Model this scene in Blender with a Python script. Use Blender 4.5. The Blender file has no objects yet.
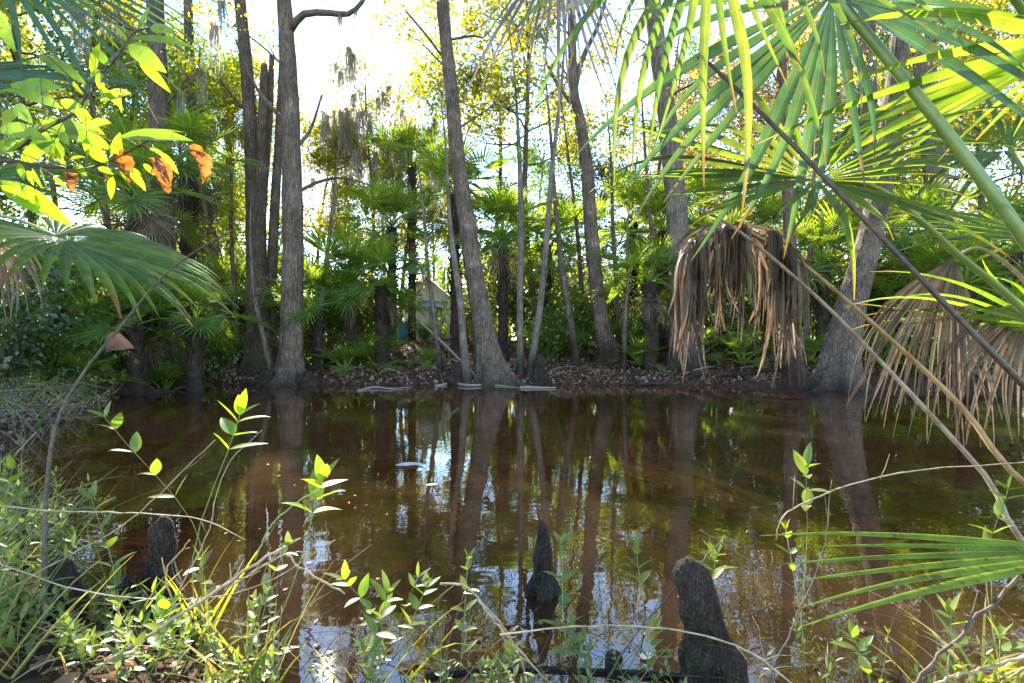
import bpy, math, random
import numpy as np
from mathutils import Vector, Matrix, noise

random.seed(7)
RNG = np.random.default_rng(11)
PI = math.pi
R_ = math.radians
V = Vector
F, CX, CY, CH = 512.0, 512.0, 341.5, 1.1          # 18 mm lens on a 36 mm sensor, camera 1.1 m above the water
scene = bpy.context.scene
COL = scene.collection
GRAV = V((0, 0, -1))


def P(px, py, d):
    """a point seen at px, py that stands d metres away"""
    return V(((px - CX) / F * d, d, CH - (py - CY) / F * d))


def rnd(a, b): return random.uniform(a, b)


# ------------------------------------------------------------------ terrain
def smooth(a, b, t):
    t = min(1, max(0, (t - a) / (b - a)))
    return t * t * (3 - 2 * t)


def pond(x, y):
    w = 0.22 * noise.noise(V((x * 0.6, y * 0.6, 3.1))) + 0.10 * noise.noise(V((x * 2.1, y * 2.1, 7.7)))
    near = 1.50 + max(0, -0.85 - x) * 0.75 + max(0, x - 1.7) * 0.7
    far = 12.9 - 1.5 * smooth(4.5, 8, x)
    left = -5.5 - 0.58 * (y - 6)
    a, b, c, d = y - near, far - y, x - left, 13.5 - x
    s = min(a, b, c, d) + w * (0.35 if a < 1.2 else 1.0)
    return s, (b <= min(a, c))


def ground(x, y):
    s, isfar = pond(x, y)
    n = 0.05 * noise.noise(V((x * 1.3, y * 1.3, 0))) + 0.025 * noise.noise(V((x * 4, y * 4, 2)))
    if s > 0:
        return -0.42 * (1 - math.exp(-s * 0.55)) + n * 0.5 * min(1, s)
    if isfar:
        return 0.20 * (1 - math.exp(s * 3)) + 0.85 * smooth(0, 6, -s) + n * min(1, -s * 2) + 0.25 * smooth(5, 14, -s) * (0.5 + noise.noise(V((x * .2, y * .2, 9))))
    return 0.16 * (1 - math.exp(s * 2.2)) + 0.18 * smooth(0.5, 5, -s) * (1 if y > 3 else 0.5) + n * min(1, -s * 2)


# ------------------------------------------------------------------ materials
def new_mat(name):
    m = bpy.data.materials.new(name)
    m.use_nodes = True
    m.node_tree.nodes.clear()
    return m, m.node_tree.nodes, m.node_tree.links


def ramp(nd, stops):
    r = nd.new('ShaderNodeValToRGB')
    e = r.color_ramp.elements
    while len(e) < len(stops): e.new(0.5)
    for i, (p, c) in enumerate(stops):
        e[i].position = p
        e[i].color = (c[0], c[1], c[2], 1)
    return r


def leaf_mat(name, cols, trans, tfac=0.5, gloss=0.06, rough=0.35, spots=0.0, spotcol=(0.12, 0.05, 0.015), tips=False):
    m, nd, ln = new_mat(name)
    geo = nd.new('ShaderNodeNewGeometry')
    n = len(cols)
    r1 = ramp(nd, [(i / (n - 1), c) for i, c in enumerate(cols)])
    ln.new(geo.outputs['Random Per Island'], r1.inputs[0])
    tx = nd.new('ShaderNodeTexCoord')
    no = nd.new('ShaderNodeTexNoise'); no.inputs['Scale'].default_value = 14; no.inputs['Detail'].default_value = 4
    ln.new(tx.outputs['Object'], no.inputs['Vector'])
    vr = nd.new('ShaderNodeMapRange')
    vr.inputs[1].default_value = 0.3; vr.inputs[2].default_value = 0.7; vr.inputs[3].default_value = 0.7; vr.inputs[4].default_value = 1.3
    ln.new(no.outputs['Fac'], vr.inputs[0])
    mul = nd.new('ShaderNodeVectorMath'); mul.operation = 'SCALE'
    ln.new(r1.outputs[0], mul.inputs[0]); ln.new(vr.outputs[0], mul.inputs['Scale'])
    col = mul.outputs[0]
    if spots > 0:
        n2 = nd.new('ShaderNodeTexNoise'); n2.inputs['Scale'].default_value = 45; n2.inputs['Detail'].default_value = 3
        ln.new(tx.outputs['Object'], n2.inputs['Vector'])
        rs = ramp(nd, [(0.62 - spots * 0.2, (0, 0, 0)), (0.70 - spots * 0.2, (1, 1, 1))])
        ln.new(n2.outputs['Fac'], rs.inputs[0])
        mx = nd.new('ShaderNodeMixRGB'); ln.new(rs.outputs[0], mx.inputs[0]); ln.new(col, mx.inputs[1])
        mx.inputs[2].default_value = (*spotcol, 1)
        col = mx.outputs[0]
    if tips:      # fine ribs along each segment
        aa = nd.new('ShaderNodeAttribute'); aa.attribute_name = 'across'
        m1 = nd.new('ShaderNodeMath'); m1.operation = 'MULTIPLY'; ln.new(aa.outputs['Fac'], m1.inputs[0]); m1.inputs[1].default_value = 22.0
        m2_ = nd.new('ShaderNodeMath'); m2_.operation = 'SINE'; ln.new(m1.outputs[0], m2_.inputs[0])
        ab = nd.new('ShaderNodeMath'); ab.operation = 'ABSOLUTE'; ln.new(aa.outputs['Fac'], ab.inputs[0])
        rbb = nd.new('ShaderNodeMapRange'); rbb.inputs[1].default_value = 0.04; rbb.inputs[2].default_value = 0.12; rbb.inputs[3].default_value = 1.5; rbb.inputs[4].default_value = 1.0
        ln.new(ab.outputs[0], rbb.inputs[0])
        m3 = nd.new('ShaderNodeMath'); m3.operation = 'MULTIPLY_ADD'; ln.new(m2_.outputs[0], m3.inputs[0]); m3.inputs[1].default_value = 0.13; ln.new(rbb.outputs[0], m3.inputs[2])
        vv = nd.new('ShaderNodeVectorMath'); vv.operation = 'SCALE'; ln.new(col, vv.inputs[0]); ln.new(m3.outputs[0], vv.inputs['Scale']); col = vv.outputs[0]
    if tips:      # withered brown tips
        at_ = nd.new('ShaderNodeAttribute'); at_.attribute_name = 'along'
        n4 = nd.new('ShaderNodeTexNoise'); n4.inputs['Scale'].default_value = 30; ln.new(tx.outputs['Object'], n4.inputs['Vector'])
        ad = nd.new('ShaderNodeMath'); ad.operation = 'MULTIPLY_ADD'; ln.new(n4.outputs['Fac'], ad.inputs[0]); ad.inputs[1].default_value = 0.16; ln.new(at_.outputs['Fac'], ad.inputs[2])
        rt = ramp(nd, [(0.93, (0, 0, 0)), (0.99, (0.9, 0.9, 0.9))]); ln.new(ad.outputs[0], rt.inputs[0])
        mt = nd.new('ShaderNodeMixRGB'); ln.new(rt.outputs[0], mt.inputs[0]); ln.new(col, mt.inputs[1]); mt.inputs[2].default_value = (0.17, 0.10, 0.045, 1)
        col = mt.outputs[0]
    dif = nd.new('ShaderNodeBsdfDiffuse'); ln.new(col, dif.inputs['Color'])
    tr = nd.new('ShaderNodeBsdfTranslucent')
    tm = nd.new('ShaderNodeVectorMath'); tm.operation = 'MULTIPLY'
    ln.new(col, tm.inputs[0]); tm.inputs[1].default_value = trans
    ln.new(tm.outputs[0], tr.inputs['Color'])
    mix = nd.new('ShaderNodeMixShader'); mix.inputs[0].default_value = tfac
    ln.new(dif.outputs[0], mix.inputs[1]); ln.new(tr.outputs[0], mix.inputs[2])
    gl = nd.new('ShaderNodeBsdfGlossy'); gl.inputs['Roughness'].default_value = rough
    gl.inputs['Color'].default_value = (0.9, 0.95, 1, 1)
    lw = nd.new('ShaderNodeLayerWeight'); lw.inputs['Blend'].default_value = 0.25
    gm = nd.new('ShaderNodeMath'); gm.operation = 'MULTIPLY_ADD'
    ln.new(lw.outputs['Fresnel'], gm.inputs[0]); gm.inputs[1].default_value = gloss * 2; gm.inputs[2].default_value = gloss * 0.5
    mg = nd.new('ShaderNodeMixShader')
    ln.new(gm.outputs[0], mg.inputs[0]); ln.new(mix.outputs[0], mg.inputs[1]); ln.new(gl.outputs[0], mg.inputs[2])
    out = nd.new('ShaderNodeOutputMaterial'); ln.new(mg.outputs[0], out.inputs[0])
    return m


def bark_mat(name, dark, mid, light, scale=1.0, lichen=0.3, bump=0.7, zs=0.13, rough=0.9, lichen_col=(0.42, 0.42, 0.36), wet=False):
    m, nd, ln = new_mat(name)
    tx = nd.new('ShaderNodeTexCoord')
    mp = nd.new('ShaderNodeMapping'); mp.inputs['Scale'].default_value = (13 * scale, 13 * scale, 13 * scale * zs)
    ln.new(tx.outputs['Object'], mp.inputs[0])
    n1 = nd.new('ShaderNodeTexNoise'); n1.inputs['Scale'].default_value = 2.2; n1.inputs['Detail'].default_value = 8; n1.inputs['Roughness'].default_value = 0.7
    ln.new(mp.outputs[0], n1.inputs['Vector'])
    r = ramp(nd, [(0.32, dark), (0.5, mid), (0.7, light)])
    ln.new(n1.outputs['Fac'], r.inputs[0])
    n2 = nd.new('ShaderNodeTexNoise'); n2.inputs['Scale'].default_value = 3.5 * scale; n2.inputs['Detail'].default_value = 6; n2.inputs['Roughness'].default_value = 0.75
    ln.new(tx.outputs['Object'], n2.inputs['Vector'])
    rl = ramp(nd, [(0.56, (0, 0, 0)), (0.66, (lichen * 0.7,) * 3)])
    ln.new(n2.outputs['Fac'], rl.inputs[0])
    mx = nd.new('ShaderNodeMixRGB'); ln.new(rl.outputs[0], mx.inputs[0]); ln.new(r.outputs[0], mx.inputs[1]); mx.inputs[2].default_value = (*lichen_col, 1)
    n3 = nd.new('ShaderNodeTexNoise'); n3.inputs['Scale'].default_value = 1.7 * scale; n3.inputs['Detail'].default_value = 5; n3.inputs['Roughness'].default_value = 0.6
    ln.new(tx.outputs['Object'], n3.inputs['Vector'])
    rb = ramp(nd, [(0.34, (0.68,) * 3), (0.5, (0.98,) * 3), (0.66, (1.28,) * 3)]); ln.new(n3.outputs['Fac'], rb.inputs[0])
    mb_ = nd.new('ShaderNodeVectorMath'); mb_.operation = 'MULTIPLY'; ln.new(mx.outputs[0], mb_.inputs[0]); ln.new(rb.outputs[0], mb_.inputs[1])
    sz = nd.new('ShaderNodeSeparateXYZ'); ln.new(tx.outputs['Object'], sz.inputs[0])
    wz = nd.new('ShaderNodeMath'); wz.operation = 'MULTIPLY_ADD'; ln.new(n2.outputs['Fac'], wz.inputs[0]); wz.inputs[1].default_value = -0.5; ln.new(sz.outputs['Z'], wz.inputs[2])
    ws = nd.new('ShaderNodeMapRange'); ws.inputs[1].default_value = -0.05; ws.inputs[2].default_value = 0.45; ws.inputs[3].default_value = 0.30 if wet else 1.0; ws.inputs[4].default_value = 1.0
    ln.new(wz.outputs[0], ws.inputs[0])
    mw = nd.new('ShaderNodeVectorMath'); mw.operation = 'SCALE'; ln.new(mb_.outputs[0], mw.inputs[0]); ln.new(ws.outputs[0], mw.inputs['Scale']); mb_ = mw
    vo = nd.new('ShaderNodeTexVoronoi'); vo.feature = 'DISTANCE_TO_EDGE'; vo.inputs['Scale'].default_value = 3.0
    ln.new(mp.outputs[0], vo.inputs['Vector'])
    fz = nd.new('ShaderNodeMapRange'); fz.inputs[1].default_value = 0.0; fz.inputs[2].default_value = 0.16; fz.inputs[3].default_value = 0.45; fz.inputs[4].default_value = 1.0
    ln.new(vo.outputs['Distance'], fz.inputs[0])
    mf = nd.new('ShaderNodeVectorMath'); mf.operation = 'SCALE'; ln.new(mb_.outputs[0], mf.inputs[0]); ln.new(fz.outputs[0], mf.inputs['Scale']); mb_ = mf
    add = nd.new('ShaderNodeMath'); add.operation = 'ADD'
    ln.new(n1.outputs['Fac'], add.inputs[0]); ln.new(vo.outputs['Distance'], add.inputs[1])
    bp = nd.new('ShaderNodeBump'); bp.inputs['Strength'].default_value = bump; bp.inputs['Distance'].default_value = 0.06
    ln.new(add.outputs[0], bp.inputs['Height'])
    pb = nd.new('ShaderNodeBsdfPrincipled'); pb.inputs['Roughness'].default_value = rough
    pb.inputs['Specular IOR Level'].default_value = 0.25
    ln.new(mb_.outputs[0], pb.inputs['Base Color']); ln.new(bp.outputs[0], pb.inputs['Normal'])
    out = nd.new('ShaderNodeOutputMaterial'); ln.new(pb.outputs[0], out.inputs[0])
    return m


def plain_mat(name, c1, c2, scale=8, rough=0.8, bump=0.2, stretch=(1, 1, 1)):
    m, nd, ln = new_mat(name)
    tx = nd.new('ShaderNodeTexCoord')
    mp = nd.new('ShaderNodeMapping'); mp.inputs['Scale'].default_value = stretch
    ln.new(tx.outputs['Object'], mp.inputs[0])
    n1 = nd.new('ShaderNodeTexNoise'); n1.inputs['Scale'].default_value = scale; n1.inputs['Detail'].default_value = 7; n1.inputs['Roughness'].default_value = 0.65
    ln.new(mp.outputs[0], n1.inputs['Vector'])
    r = ramp(nd, [(0.35, c1), (0.65, c2)]); ln.new(n1.outputs['Fac'], r.inputs[0])
    bp = nd.new('ShaderNodeBump'); bp.inputs['Strength'].default_value = bump; bp.inputs['Distance'].default_value = 0.01
    ln.new(n1.outputs['Fac'], bp.inputs['Height'])
    pb = nd.new('ShaderNodeBsdfPrincipled'); pb.inputs['Roughness'].default_value = rough
    ln.new(r.outputs[0], pb.inputs['Base Color']); ln.new(bp.outputs[0], pb.inputs['Normal'])
    out = nd.new('ShaderNodeOutputMaterial'); ln.new(pb.outputs[0], out.inputs[0])
    return m


def ground_mat():
    m, nd, ln = new_mat('leaf_strewn_soil')
    tx = nd.new('ShaderNodeTexCoord')
    n1 = nd.new('ShaderNodeTexNoise'); n1.inputs['Scale'].default_value = 9; n1.inputs['Detail'].default_value = 9; n1.inputs['Roughness'].default_value = 0.75
    ln.new(tx.outputs['Object'], n1.inputs['Vector'])
    r = ramp(nd, [(0.3, (0.018, 0.011, 0.007)), (0.5, (0.055, 0.033, 0.02)), (0.68, (0.13, 0.075, 0.045))])
    ln.new(n1.outputs['Fac'], r.inputs[0])
    # the bed of the pond: orange tannin stained leaf mud below the water line
    sp = nd.new('ShaderNodeSeparateXYZ'); ln.new(tx.outputs['Object'], sp.inputs[0])
    mr = nd.new('ShaderNodeMapRange'); mr.inputs[1].default_value = 0.0; mr.inputs[2].default_value = -0.05
    mr.inputs[3].default_value = 0; mr.inputs[4].default_value = 1
    ln.new(sp.outputs['Z'], mr.inputs[0])
    n2 = nd.new('ShaderNodeTexNoise'); n2.inputs['Scale'].default_value = 5; n2.inputs['Detail'].default_value = 8; n2.inputs['Roughness'].default_value = 0.7
    ln.new(tx.outputs['Object'], n2.inputs['Vector'])
    r2 = ramp(nd, [(0.36, (0.17, 0.062, 0.014)), (0.52, (0.46, 0.19, 0.045)), (0.68, (0.64, 0.31, 0.09))])
    ln.new(n2.outputs['Fac'], r2.inputs[0])
    mx = nd.new('ShaderNodeMixRGB'); ln.new(mr.outputs[0], mx.inputs[0]); ln.new(r.outputs[0], mx.inputs[1]); ln.new(r2.outputs[0], mx.inputs[2])
    bp = nd.new('ShaderNodeBump'); bp.inputs['Strength'].default_value = 0.6; bp.inputs['Distance'].default_value = 0.03
    ln.new(n1.outputs['Fac'], bp.inputs['Height'])
    pb = nd.new('ShaderNodeBsdfPrincipled'); pb.inputs['Roughness'].default_value = 0.95; pb.inputs['Specular IOR Level'].default_value = 0.1
    ln.new(mx.outputs[0], pb.inputs['Base Color']); ln.new(bp.outputs[0], pb.inputs['Normal'])
    out = nd.new('ShaderNodeOutputMaterial'); ln.new(pb.outputs[0], out.inputs[0])
    return m


def water_mat():
    m, nd, ln = new_mat('tannin_water')
    tx = nd.new('ShaderNodeTexCoord')
    mp = nd.new('ShaderNodeMapping'); mp.inputs['Scale'].default_value = (1.0, 1.5, 1)
    ln.new(tx.outputs['Object'], mp.inputs[0])
    n1 = nd.new('ShaderNodeTexNoise'); n1.inputs['Scale'].default_value = 5.0; n1.inputs['Detail'].default_value = 2
    ln.new(mp.outputs[0], n1.inputs['Vector'])
    bp = nd.new('ShaderNodeBump'); bp.inputs['Strength'].default_value = 0.03; bp.inputs['Distance'].default_value = 0.04
    ln.new(n1.outputs['Fac'], bp.inputs['Height'])
    gl = nd.new('ShaderNodeBsdfGlossy'); gl.inputs['Roughness'].default_value = 0.015; gl.inputs['Color'].default_value = (1, 1, 1, 1)
    ln.new(bp.outputs[0], gl.inputs['Normal'])
    # cloudy suspended matter, thicker in drifting patches
    n2 = nd.new('ShaderNodeTexNoise'); n2.inputs['Scale'].default_value = 0.5; n2.inputs['Detail'].default_value = 4
    ln.new(tx.outputs['Object'], n2.inputs['Vector'])
    rp = ramp(nd, [(0.38, (0.10,) * 3), (0.66, (0.60,) * 3)]); ln.new(n2.outputs['Fac'], rp.inputs[0])
    df = nd.new('ShaderNodeBsdfDiffuse'); df.inputs['Color'].default_value = (0.085, 0.047, 0.020, 1)
    tr = nd.new('ShaderNodeBsdfTransparent'); tr.inputs['Color'].default_value = (0.95, 0.60, 0.28, 1)
    mx = nd.new('ShaderNodeMixShader'); ln.new(rp.outputs[0], mx.inputs[0]); ln.new(tr.outputs[0], mx.inputs[1]); ln.new(df.outputs[0], mx.inputs[2])
    fr = nd.new('ShaderNodeFresnel'); fr.inputs['IOR'].default_value = 1.8
    ln.new(bp.outputs[0], fr.inputs['Normal'])
    m2 = nd.new('ShaderNodeMixShader'); ln.new(fr.outputs[0], m2.inputs[0]); ln.new(mx.outputs[0], m2.inputs[1]); ln.new(gl.outputs[0], m2.inputs[2])
    out = nd.new('ShaderNodeOutputMaterial'); ln.new(m2.outputs[0], out.inputs[0])
    return m


M = {}
M['soil'] = ground_mat()
M['water'] = water_mat()
M['bark_grey'] = bark_mat('grey_bark', (0.062, 0.043, 0.030), (0.185, 0.134, 0.096), (0.32, 0.25, 0.185), 1.0, 0.5, wet=True)
M['bark_brown'] = bark_mat('brown_bark', (0.05, 0.036, 0.025), (0.15, 0.106, 0.076), (0.27, 0.205, 0.15), 1.2, 0.4, wet=True)
M['bark_pale'] = bark_mat('pale_bark', (0.10, 0.076, 0.054), (0.22, 0.172, 0.128), (0.38, 0.31, 0.24), 1.0, 0.5, wet=True)
M['bark_red'] = bark_mat('reddish_bark', (0.09, 0.05, 0.03), (0.22, 0.13, 0.085), (0.36, 0.24, 0.16), 1.2, 0.2, wet=True)
M['palm_bark'] = bark_mat('palm_bark', (0.03, 0.022, 0.016), (0.095, 0.066, 0.045), (0.19, 0.14, 0.10), 1.6, 0.25, 0.9, 1.2)
M['knee'] = bark_mat('knee_bark', (0.024, 0.017, 0.013), (0.072, 0.052, 0.038), (0.18, 0.135, 0.10), 3.2, 1.0, 0.8, 0.4, 0.75, (0.07, 0.105, 0.025))
M['twig'] = plain_mat('twig_bark', (0.06, 0.04, 0.028), (0.17, 0.12, 0.085), 40, 0.8, 0.3)
M['straw'] = plain_mat('dry_straw', (0.26, 0.19, 0.10), (0.50, 0.40, 0.24), 30, 0.7, 0.2)
M['greenstem'] = plain_mat('green_stem', (0.14, 0.20, 0.05), (0.30, 0.34, 0.10), 30, 0.6, 0.2)
M['petiole_green'] = plain_mat('green_petiole', (0.15, 0.22, 0.045), (0.26, 0.32, 0.075), 9, 0.38, 0.08, (1, 1, 1))
M['petiole_dark'] = plain_mat('dark_petiole', (0.035, 0.020, 0.012), (0.12, 0.07, 0.04), 30, 0.55, 0.3)
M['petiole_tan'] = plain_mat('tan_petiole', (0.26, 0.13, 0.045), (0.50, 0.32, 0.13), 12, 0.5, 0.25)
M['petiole_grey'] = plain_mat('grey_petiole', (0.20, 0.13, 0.08), (0.42, 0.31, 0.21), 16, 0.6, 0.25)
G1, G2, G3 = (0.05, 0.105, 0.02), (0.08, 0.15, 0.025), (0.12, 0.20, 0.035)
YG = (1.9, 1.75, 0.7)
M['frond'] = leaf_mat('palm_frond_green', [G1, G2, G3, (0.07, 0.14, 0.03)], (3.8, 3.0, 0.7), 0.55, 0.03, 0.42, 0.12, (0.16, 0.12, 0.035), True)
M['frond_blue'] = leaf_mat('palm_frond_blue_green', [(0.05, 0.11, 0.05), (0.075, 0.15, 0.065), (0.10, 0.18, 0.06)], (1.35, 1.4, 0.6), 0.42, 0.045, 0.42, 0.15, (0.15, 0.13, 0.04), True)
M['frond_yellow'] = leaf_mat('palm_frond_yellowing', [(0.08, 0.15, 0.03), (0.12, 0.18, 0.035), (0.17, 0.19, 0.045)], (2.1, 1.9, 0.5), 0.5, 0.05, 0.4, 0.12, (0.20, 0.13, 0.03), True)
M['frond_dead'] = leaf_mat('dead_palm_frond', [(0.07, 0.048, 0.034), (0.16, 0.108, 0.072), (0.29, 0.215, 0.145), (0.11, 0.07, 0.047), (0.20, 0.16, 0.125)], (1.3, 1.1, 0.9), 0.25, 0.03, 0.5, 0.02, (0.09, 0.05, 0.03))
M['frond_greydead'] = leaf_mat('grey_dead_frond', [(0.10, 0.10, 0.13), (0.16, 0.16, 0.20), (0.13, 0.11, 0.11)], (1.2, 1.1, 0.9), 0.3, 0.03, 0.5)
M['maple'] = leaf_mat('yellow_green_leaves', [(0.10, 0.15, 0.02), (0.17, 0.20, 0.025), (0.26, 0.22, 0.03), (0.13, 0.18, 0.03)], (2.9, 2.4, 0.6), 0.6, 0.03)
M['autumn'] = leaf_mat('pale_autumn_leaves', [(0.24, 0.19, 0.05), (0.30, 0.20, 0.06), (0.20, 0.20, 0.05), (0.28, 0.15, 0.05)], (2.0, 1.9, 1.1), 0.55, 0.04)
M['evergreen'] = leaf_mat('dark_green_leaves', [(0.03, 0.055, 0.018), (0.05, 0.085, 0.024), (0.08, 0.12, 0.03)], (2.6, 2.5, 0.9), 0.48, 0.08)
M['midgreen'] = leaf_mat('mid_green_leaves', [(0.045, 0.10, 0.02), (0.08, 0.15, 0.025), (0.13, 0.19, 0.035)], (3.3, 2.6, 0.7), 0.55, 0.05)
M['moss'] = leaf_mat('spanish_moss', [(0.22, 0.215, 0.19), (0.32, 0.31, 0.28), (0.40, 0.39, 0.36)], (1.8, 1.7, 1.5), 0.55, 0.0)
M['litter'] = leaf_mat('dry_leaf_litter', [(0.08, 0.045, 0.034), (0.18, 0.095, 0.07), (0.32, 0.19, 0.15), (0.22, 0.115, 0.07), (0.42, 0.29, 0.23)], (1.2, 0.9, 0.6), 0.2, 0.03, 0.5)
M['litter_orange'] = leaf_mat('orange_leaf_litter', [(0.20, 0.07, 0.02), (0.32, 0.12, 0.035), (0.38, 0.18, 0.06), (0.12, 0.07, 0.04), (0.36, 0.24, 0.14), (0.08, 0.045, 0.03)], (1.4, 1.0, 0.6), 0.3, 0.04, 0.45)
M['dull_leaf'] = leaf_mat('dull_brown_leaf', [(0.10, 0.062, 0.046), (0.12, 0.075, 0.055)], (1.3, 1.0, 0.8), 0.25, 0.02)
M['brown_leaf'] = leaf_mat('curled_brown_leaf', [(0.20, 0.085, 0.03), (0.32, 0.15, 0.04), (0.12, 0.06, 0.035)], (2.0, 1.3, 0.5), 0.5, 0.03, 0.5, 0.55, (0.08, 0.04, 0.025))
M['herb'] = leaf_mat('herb_leaves', [(0.10, 0.16, 0.025), (0.16, 0.215, 0.035), (0.23, 0.25, 0.05), (0.12, 0.18, 0.04)], (2.0, 2.0, 0.6), 0.48, 0.07, 0.38)
M['herb_bright'] = leaf_mat('bright_leaves', [(0.14, 0.24, 0.02), (0.20, 0.30, 0.03), (0.24, 0.28, 0.03)], (2.2, 2.3, 0.45), 0.6, 0.05, 0.4, 0.12, (0.16, 0.14, 0.03))
M['grass'] = leaf_mat('grass_blades', [(0.10, 0.15, 0.025), (0.18, 0.20, 0.035), (0.28, 0.24, 0.07), (0.36, 0.27, 0.12)], (1.9, 1.8, 0.7), 0.45, 0.08)
M['grass_yellow'] = leaf_mat('yellow_grass_blades', [(0.24, 0.26, 0.03), (0.34, 0.30, 0.035), (0.18, 0.24, 0.03)], (2.0, 1.8, 0.5), 0.55, 0.08)


# ------------------------------------------------------------------ mesh builder
class MB:
    def __init__(s): s.v = []; s.f = []; s.arr = []; s.t = []; s.u = []

    def quad(s, a, b, c, d):
        n = len(s.v); s.v += [a, b, c, d]; s.f.append((n, n + 1, n + 2, n + 3))

    def box(s, x0, x1, y0, y1, z0, z1):
        n = len(s.v)
        s.v += [V((x, y, z)) for z in (z0, z1) for x, y in ((x0, y0), (x1, y0), (x1, y1), (x0, y1))]
        for f in ((3, 2, 1, 0), (4, 5, 6, 7), (0, 1, 5, 4), (1, 2, 6, 5), (2, 3, 7, 6), (3, 0, 4, 7)):
            s.f.append(tuple(n + i for i in f))

    def tube(s, pts, rad, sides=6, cap=True, wob=0.0, lobes=None, flat=1.0, flatdir=None):
        """pts: points, rad: radius per point, lobes: (count, amplitude at each point)"""
        pts = [V(p) for p in pts]
        n0 = len(s.v)
        t = (pts[1] - pts[0]).normalized()
        ref = V((1, 0, 0)) if abs(t.x) < 0.8 else V((0, 1, 0))
        if flatdir is not None: ref = V(flatdir)
        for i, p in enumerate(pts):
            if 0 < i < len(pts) - 1: t = (pts[i + 1] - pts[i - 1]).normalized()
            elif i: t = (pts[i] - pts[i - 1]).normalized()
            u = (ref - t * ref.dot(t)).normalized(); w = t.cross(u); ref = u
            for k in range(sides):
                a = 2 * PI * k / sides
                r = rad[i]
                if wob: r *= 1 + wob * noise.noise(p * 3.1 + V((math.cos(a) * 1.3, math.sin(a) * 1.3, 0)) * 1.5)
                if lobes and lobes[1][i]: r *= 1 + lobes[1][i] * (abs(math.sin(a * lobes[0] / 2 + 0.6 * math.sin(2 * a))) ** 1.5 * 1.3 - 0.45)
                s.v.append(p + u * (math.cos(a) * r) + w * (math.sin(a) * r * flat))
        for i in range(len(pts) - 1):
            for k in range(sides):
                a = n0 + i * sides + k; b = n0 + i * sides + (k + 1) % sides
                s.f.append((a, b, b + sides, a + sides))
        if cap:
            s.f.append(tuple(n0 + k for k in range(sides))[::-1])
            e = n0 + (len(pts) - 1) * sides
            s.f.append(tuple(e + k for k in range(sides)))

    def build(s, name, mat, parent=None, origin=None, smooth_=True):
        me = bpy.data.meshes.new(name)
        o = V(origin) if origin is not None else V((0, 0, 0))
        co = np.array([tuple(p) for p in s.v], dtype=np.float32).reshape(-1, 3) if s.v else np.zeros((0, 3), np.float32)
        faces = s.f
        if s.arr:      # numpy quads appended in bulk (every four vertices a leaf)
            A = np.concatenate(s.arr).reshape(-1, 3).astype(np.float32)
            base = len(co)
            nq = len(A) // 4
            co = np.concatenate([co, A])
            idx = np.arange(nq * 4) + base
        else:
            nq = 0
        co = co - np.array(o, dtype=np.float32)
        ls = [len(f) for f in faces]
        tot = sum(ls)
        loops = np.fromiter((i for f in faces for i in f), dtype=np.int32, count=tot)
        starts = np.concatenate([[0], np.cumsum(ls)[:-1]]).astype(np.int32) if ls else np.zeros(0, np.int32)
        if nq:
            loops = np.concatenate([loops, idx.astype(np.int32)])
            starts = np.concatenate([starts, (tot + np.arange(nq) * 4).astype(np.int32)])
        me.vertices.add(len(co)); me.vertices.foreach_set('co', co.ravel())
        me.loops.add(len(loops)); me.loops.foreach_set('vertex_index', loops)
        me.polygons.add(len(starts)); me.polygons.foreach_set('loop_start', starts)
        me.update(calc_edges=True)
        me.validate()
        if smooth_: me.polygons.foreach_set('use_smooth', [True] * len(me.polygons))
        if s.t:
            t_ = np.zeros(len(co), np.float32); t_[:len(s.t)] = s.t
            me.attributes.new('along', 'FLOAT', 'POINT').data.foreach_set('value', t_)
            t_ = np.zeros(len(co), np.float32); t_[:len(s.u)] = s.u
            me.attributes.new('across', 'FLOAT', 'POINT').data.foreach_set('value', t_)
        me.materials.append(mat)
        ob = bpy.data.objects.new(name, me)
        COL.objects.link(ob)
        if parent is not None: ob.parent = parent
        return ob


def tag(o, label=None, cat=None, group=None, kind=None):
    if label: o['label'] = label
    if cat: o['category'] = cat
    if group: o['group'] = group
    if kind: o['kind'] = kind
    return o


def thing(name, label, cat, loc=(0, 0, 0), group=None, rz=0):
    o = bpy.data.objects.new(name, None)
    COL.objects.link(o); o.location = loc; o.rotation_euler = (0, 0, rz)
    o.empty_display_size = 0.1
    return tag(o, label, cat, group)


KIDS = {}


def dup(root, loc, rz, sc, label, group=None):
    r = root.copy(); COL.objects.link(r)
    r.location = loc; r.rotation_euler = (0, 0, rz); r.scale = (sc, sc, sc) if not isinstance(sc, tuple) else sc
    r['label'] = label
    if group: r['group'] = group
    if root.name not in KIDS: KIDS[root.name] = [c for c in bpy.data.objects if c.parent == root]
    for ch in KIDS[root.name]:
        c = ch.copy(); COL.objects.link(c); c.parent = r
    return r


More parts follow.
